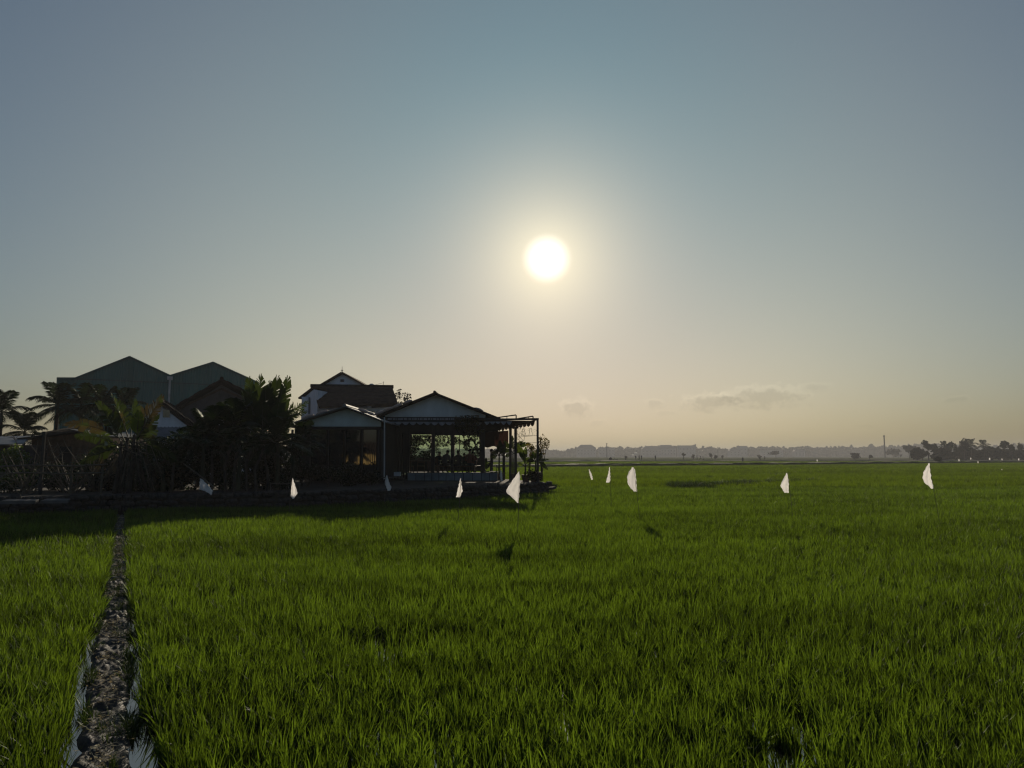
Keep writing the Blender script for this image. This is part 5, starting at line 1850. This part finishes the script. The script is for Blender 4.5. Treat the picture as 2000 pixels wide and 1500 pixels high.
# ------------------------------------------------------------------ far side of the fields
M['far_tree'] = leafmat('far_tree_leaf', (0.030, 0.036, 0.024), (0.02, 0.022, 0.012), .08, .6, 0.0, .3, .02)
prof = np.array([(200, 14), (600, 15), (900, 14), (1000, 12), (1060, 12), (1080, 12), (1100, 10), (1120, 15), (1128, 17), (1165, 13), (1170, 17), (1185, 17), (1210, 16), (1240, 15), (1250, 17), (1262, 18), (1300, 19), (1320, 18),
                 (1345, 20), (1358, 21), (1362, 13), (1370, 17), (1395, 17), (1405, 15), (1425, 14), (1435, 18), (1475, 16), (1490, 17), (1528, 17), (1535, 14), (1550, 18), (1570, 18), (1590, 17), (1620, 17),
                 (1640, 18), (1660, 20), (1670, 17), (1690, 18), (1700, 22), (1710, 18), (1760, 19), (1790, 23), (1830, 22), (1900, 20), (2000, 22), (2300, 20)], float)
n = 45000
DF = 1280.0
px = rng.uniform(250, 2250, n)
yy_ = DF + rng.uniform(-40, 60, n)
hpx = np.interp(px, prof[:, 0], prof[:, 1]) * (.86 + .28 * vnoise(px, px * 0, 4.0, 91)) + 1.5 * (vnoise(px, px * 0 + 4, 1.6, 92) - .5)
top = (hpx - 1.0) / F_PX * DF + CAM_H
zz = top * (1 - rng.random(n) ** 1.6 * .98)
P = np.stack([(px - 1000) / F_PX * yy_, yy_, zz], 1)
Vq, Fq = leaf_quads(P, 1.6 + 2.2 * rng.random(n) + 5.5 * np.clip(1 - zz / top - .08, 0, .7), .85, .1)
o = link('far_tree_line', np_mesh('far_tree_line', Vq, Fq, M['far_tree']))
tag(o, 'long hazy grey tree line on the horizon', 'trees', kind='stuff')


def far_building(label, x0, x1, ytop, D, roof, kind='flat', mat='far_wall'):
    a, b = at(x0, ytop, D), at(x1, ytop, D)
    t = thing('far_building', label, 'building', ((a.x + b.x) / 2, D, -.3), 'hazy buildings on the horizon')
    w = b.x - a.x
    zt = a.z
    zw = zt - (0.3 if kind == 'flat' else (zt * .28))
    MB().box((a.x, D, -.3), (b.x, D + 14, zw)).build('wall', mat, t)
    if kind == 'flat':
        MB().box((a.x - .5, D - .5, zw), (b.x + .5, D + 14.5, zt)).build('roof', roof, t)
    else:
        MB().prism([(a.x - .8, D - 1, zw), (b.x + .8, D - 1, zw), (b.x - w * .22, D + 6, zt), (a.x + w * .22, D + 6, zt)], (0, 9, 0)).build('roof', roof, t)
    nw = max(2, int(w / 5))
    for fl in range(2):
        for k in range(nw):
            xc = a.x + w * (k + .5) / nw
            zc = zw * (.35 + .35 * fl)
            MB().box((xc - .8, D - .08, zc - .8), (xc + .8, D + .05, zc + .8)).build('window', 'glass_dark', t)
    return t


DB = 1215
far_building('wide hazy building with a raised hipped roof left of the thin mast', 1127, 1164, 868.5, DB, 'far_roof', 'hip')
far_building('low hazy building under the thin mast', 1170, 1200, 874, DB, 'far_roof', 'flat')
far_building('long hazy hipped building with the highest roof', 1254, 1292, 871, DB, 'far_roof', 'hip')
far_building('hazy hall right of the highest roofed building', 1284, 1320, 869, DB + 20, 'far_roof', 'hip')
far_building('hazy flat block left of the notch in the tree line', 1326, 1358, 870, DB, 'far_roof', 'flat')
far_building('hazy square tower block rising above the trees', 1445, 1459.5, 871, DB, 'far_roof', 'flat')
far_building('hazy low hipped building left of the square tower block', 1425, 1446, 876, DB - 15, 'far_roof', 'hip')
far_building('long flat hazy building right of the square tower block', 1489, 1529, 879, DB, 'far_roof', 'flat')
far_building('hazy low house roof among the trees left of the chimney', 1552, 1572, 878, DB, 'far_roof', 'hip')
for (px, py, w, lab) in [(1236, 888, 5, 'small bright tin roof glinting below the long hazy building'), (1242, 884, 5, 'second bright tin roof just above the first glint'), (1126, 896, 5, 'low bright roof glint at the left of the tree line')]:
    D = 1120
    a, b = at(px - w / 2, py + .8, D), at(px + w / 2, py + .8, D)
    t = thing('tin_roofed_shed', lab, 'shed', (a.x, D, -.3), 'bright far roofs')
    MB().slab(a, b, b + Vector((1.5, 7, .45)), a + Vector((1.5, 7, .45)), .1).build('roof', 'far_tin', t)
    MB().box((a.x + .3, D + .6, -.3), (b.x - .3, D + 5, a.z - .05)).build('wall', 'far_wall', t)


def mast(label, x0, y0, x1, y1, D, r, cat, mat='mast'):
    a, b = at(x0, y0, D), at(x1, y1, D)
    a.z = -.3
    t = thing('mast' if cat == 'mast' else 'chimney', label, cat, a)
    MB().tube([a, a.lerp(b, .6), b], [r * 1.1, r, r * .85], 8).build('shaft', mat, t)
    MB().tube([b + Vector((0, 0, -r * 2.2)), b], [r * 1.5, r * 1.5], 8).build('cap', mat, t)


mast('tall slim chimney standing above the tree line at the right', 1728.5, 890, 1726.5, 850.5, 640, .55, 'chimney')
mast('thin mast above the low hazy building at the left', 1185, 890, 1185, 865.5, 760, .42, 'mast')
mast('tiny short mast in the middle of the tree line', 1402, 890, 1402, 873, 760, .3, 'mast')

# trees one can tell apart
def tree(label, px, ytop, D, wpx, form, mat='tree', group='trees at the right of the horizon', n=700, zb=-.3):
    top = at(px, ytop, D)
    b = Vector((top.x, D, zb))
    h = top.z - zb
    rw = wpx / F_PX * D / 2
    t = thing('tree', label, 'tree', b, group)
    if form == 'palm':
        MB().tube([b, b + Vector((h * .04, 0, h * .5)), b + Vector((0, 0, h * .82))], [.22, .16, .12], 6).build('trunk', 'bark', t)
        for k in range(13):
            o = link('frond', FR[min(3, int(k / 13 * 4))], t)
            o.location = (0, 0, h * .82)
            o.rotation_euler = (0, 0, k * 2.399 + px)
            o.scale = (rw / 1.5 * random.uniform(.85, 1.15),) * 3
        return t
    ch = {'round': .68, 'tall': .8, 'umbrella': .5, 'bush': 1.0}[form]
    c = (b.x, D, zb + h * (1 - ch / 2))
    P = blob_points(c, (rw, rw, h * ch / 2), n, {'round': 11, 'tall': 9, 'umbrella': 8, 'bush': 8}[form])
    P = P[P[:, 2] < zb + h * 1.04]
    s = max(.5, rw * .27)
    Vq, Fq = leaf_quads(P, s * (.6 + .8 * rng.random(len(P))), .7, .2)
    link('crown', np_mesh('crown', Vq, Fq, M[mat], off=b), t)
    MB().tube([b, b + Vector((random.uniform(-.3, .3), 0, h * .45)), b + Vector((0, 0, h * .8))], [.30, .22, .10], 6).build('trunk', 'bark', t)
    br = MB()
    for k in range(5):
        q = Vector(P[rng.integers(len(P))])
        s0 = b + Vector((0, 0, h * random.uniform(.35, .65)))
        br.tube([s0, q], [.12, .05], 5)
    br.build('limb', 'bark', t)
    return t


DT = 340
for (px, yt_, w, form, lab) in [
    (1812, 859, 22, 'umbrella', 'umbrella crowned tree, leftmost of the dark trees at the right'), (1825, 866, 14, 'umbrella', 'small umbrella crowned tree just right of the leftmost'),
    (1800, 872, 30, 'bush', 'rounded bush below the leftmost umbrella tree'), (1843, 865, 24, 'palm', 'palm right of the umbrella crowned trees'),
    (1854, 858, 20, 'round', 'taller round tree behind the first palm'), (1864, 861, 10, 'tall', 'narrow pointed tree beside the round tree'),
    (1882, 853, 18, 'tall', 'tallest thin crowned tree of the right hand row'), (1895, 862, 28, 'palm', 'spreading palm right of the tallest tree'),
    (1878, 874, 44, 'bush', 'dense dark undergrowth below the tallest tree'), (1920, 864, 26, 'palm', 'palm in the middle of the right hand row'),
    (1935, 872, 30, 'bush', 'bushy dark tree right of the middle palm'), (1949, 866, 14, 'tall', 'thin grey crowned tree in the right hand row'),
    (1962, 859, 18, 'umbrella', 'flat topped tree standing above the row near the right edge'), (1974, 865, 18, 'round', 'round tree just right of the flat topped tree'),
    (1992, 862, 14, 'tall', 'thin tree at the right edge of the picture'), (1958, 876, 50, 'bush', 'wide dark thicket near the right edge'),
    (1998, 875, 40, 'bush', 'dark thicket cut by the right edge'), (1914, 877, 36, 'bush', 'dark thicket below the middle palm'), (1838, 877, 40, 'bush', 'dark thicket below the first palm')]:
    tree(lab, px, yt_, DT + random.uniform(-12, 12), w * (1.55 if form == 'bush' else 1.15), form, n=1100 if form == 'bush' else 700)
for (px, yt_, D, w, form, lab) in [
    (1775, 868, 520, 40, 'round', 'grey hazy tree left of the dark right hand row'), (1745, 873, 700, 34, 'bush', 'grey hazy thicket right of the chimney'),
    (1668, 884, 420, 26, 'bush', 'dark low bush in front of the tree line left of the chimney'), (1698, 887, 420, 14, 'bush', 'small dark bush left of the chimney foot'),
    (1515, 880, 640, 26, 'round', 'darker hazy tree in front of the long flat building'), (1482, 888, 560, 14, 'bush', 'small hazy bush left of the long flat building'),
    (1335, 884, 430, 12, 'umbrella', 'small leaning tree below the hazy flat block'), (1354, 886, 430, 10, 'bush', 'small rounded tree right of the leaning one'),
    (1389, 883, 450, 12, 'tall', 'ragged thin tree in the middle distance'), (1398, 888, 450, 14, 'bush', 'low ragged bush beside the thin tree'), (1411, 889, 450, 5, 'tall', 'tiny pointed tree right of the ragged bush'),
    (1222, 890, 400, 7, 'tall', 'small bare looking tree left of the bright tin roofs'), (1192, 893, 260, 7, 'bush', 'small dark shrub on the far road bank'), (1202, 897, 260, 16, 'bush', 'low dark thicket on the far road bank'),
    (1172, 899.5, 215, 5, 'bush', 'single dark shrub in the far rice strip'), (1176, 908.5, 135, 13, 'bush', 'dark mound of weeds on the canal bank'), (1831, 889, 215, 16, 'bush', 'dark bush on the bank below the umbrella crowned trees')]:
    tree(lab, px, yt_, D, w, form, group='scattered far trees and bushes', n=240)
# far people on the field road
for k, (px, D, sh_, pose, lab) in enumerate([
    (1245, 236, (.05, .05, .06), STAND, 'tiny far person on the field road, leftmost of three'), (1252, 237, (.06, .05, .05), STAND, 'tiny far person on the field road, middle of three'),
    (1256.5, 237, (.05, .06, .07), STAND, 'tiny far person on the field road, rightmost of three'), (1284.5, 238, (.04, .04, .05), STAND, 'tiny far person alone below the highest roofed building'),
    (1369, 242, (.05, .05, .05), STAND, 'tiny far person left of two seated ones'), (1376, 243, (.04, .04, .05), SIT, 'tiny far seated person right of the small leaning tree'),
    (1381, 243, (.3, .28, .25), SIT, 'tiny far seated person with a pale shirt'), (1450.5, 190, (.05, .05, .06), STAND, 'tiny far person standing in the field below the square tower block'),
    (1497, 246, (.04, .04, .04), SIT, 'tiny far seated person below the long flat building'), (1508, 246, (.05, .05, .05), SIT, 'tiny far crouching person at the right of the road')]):
    q = at(px, 898, D)
    z_ = .42 if D > 230 else -.1
    person(lab, (q.x, D + .08 * q.x if D > 230 else D, z_ if pose is STAND else z_ - .1), random.uniform(0, 6.28), pose, sh_, (.04, .04, .045), 1.0, hat=(k % 4 == 1), group='far people in the fields')

# ------------------------------------------------------------------ haze
hm, ht, hp_, hb = new_mat('haze_air')
ht.nodes.remove(hp_)
pv = ht.nodes.new('ShaderNodeVolumePrincipled')
pv.inputs['Color'].default_value = (0.93, 0.93, 0.95, 1)
pv.inputs['Density'].default_value = 0.00040
pv.inputs['Anisotropy'].default_value = 0.1
ht.links.new(pv.outputs[0], ht.nodes['Material Output'].inputs['Volume'])
o = MB().box((-3000, -300, -1.4), (3000, 3000, 27)).build('haze', hm)
tag(o, 'pale evening haze over the fields', 'haze', kind='stuff')
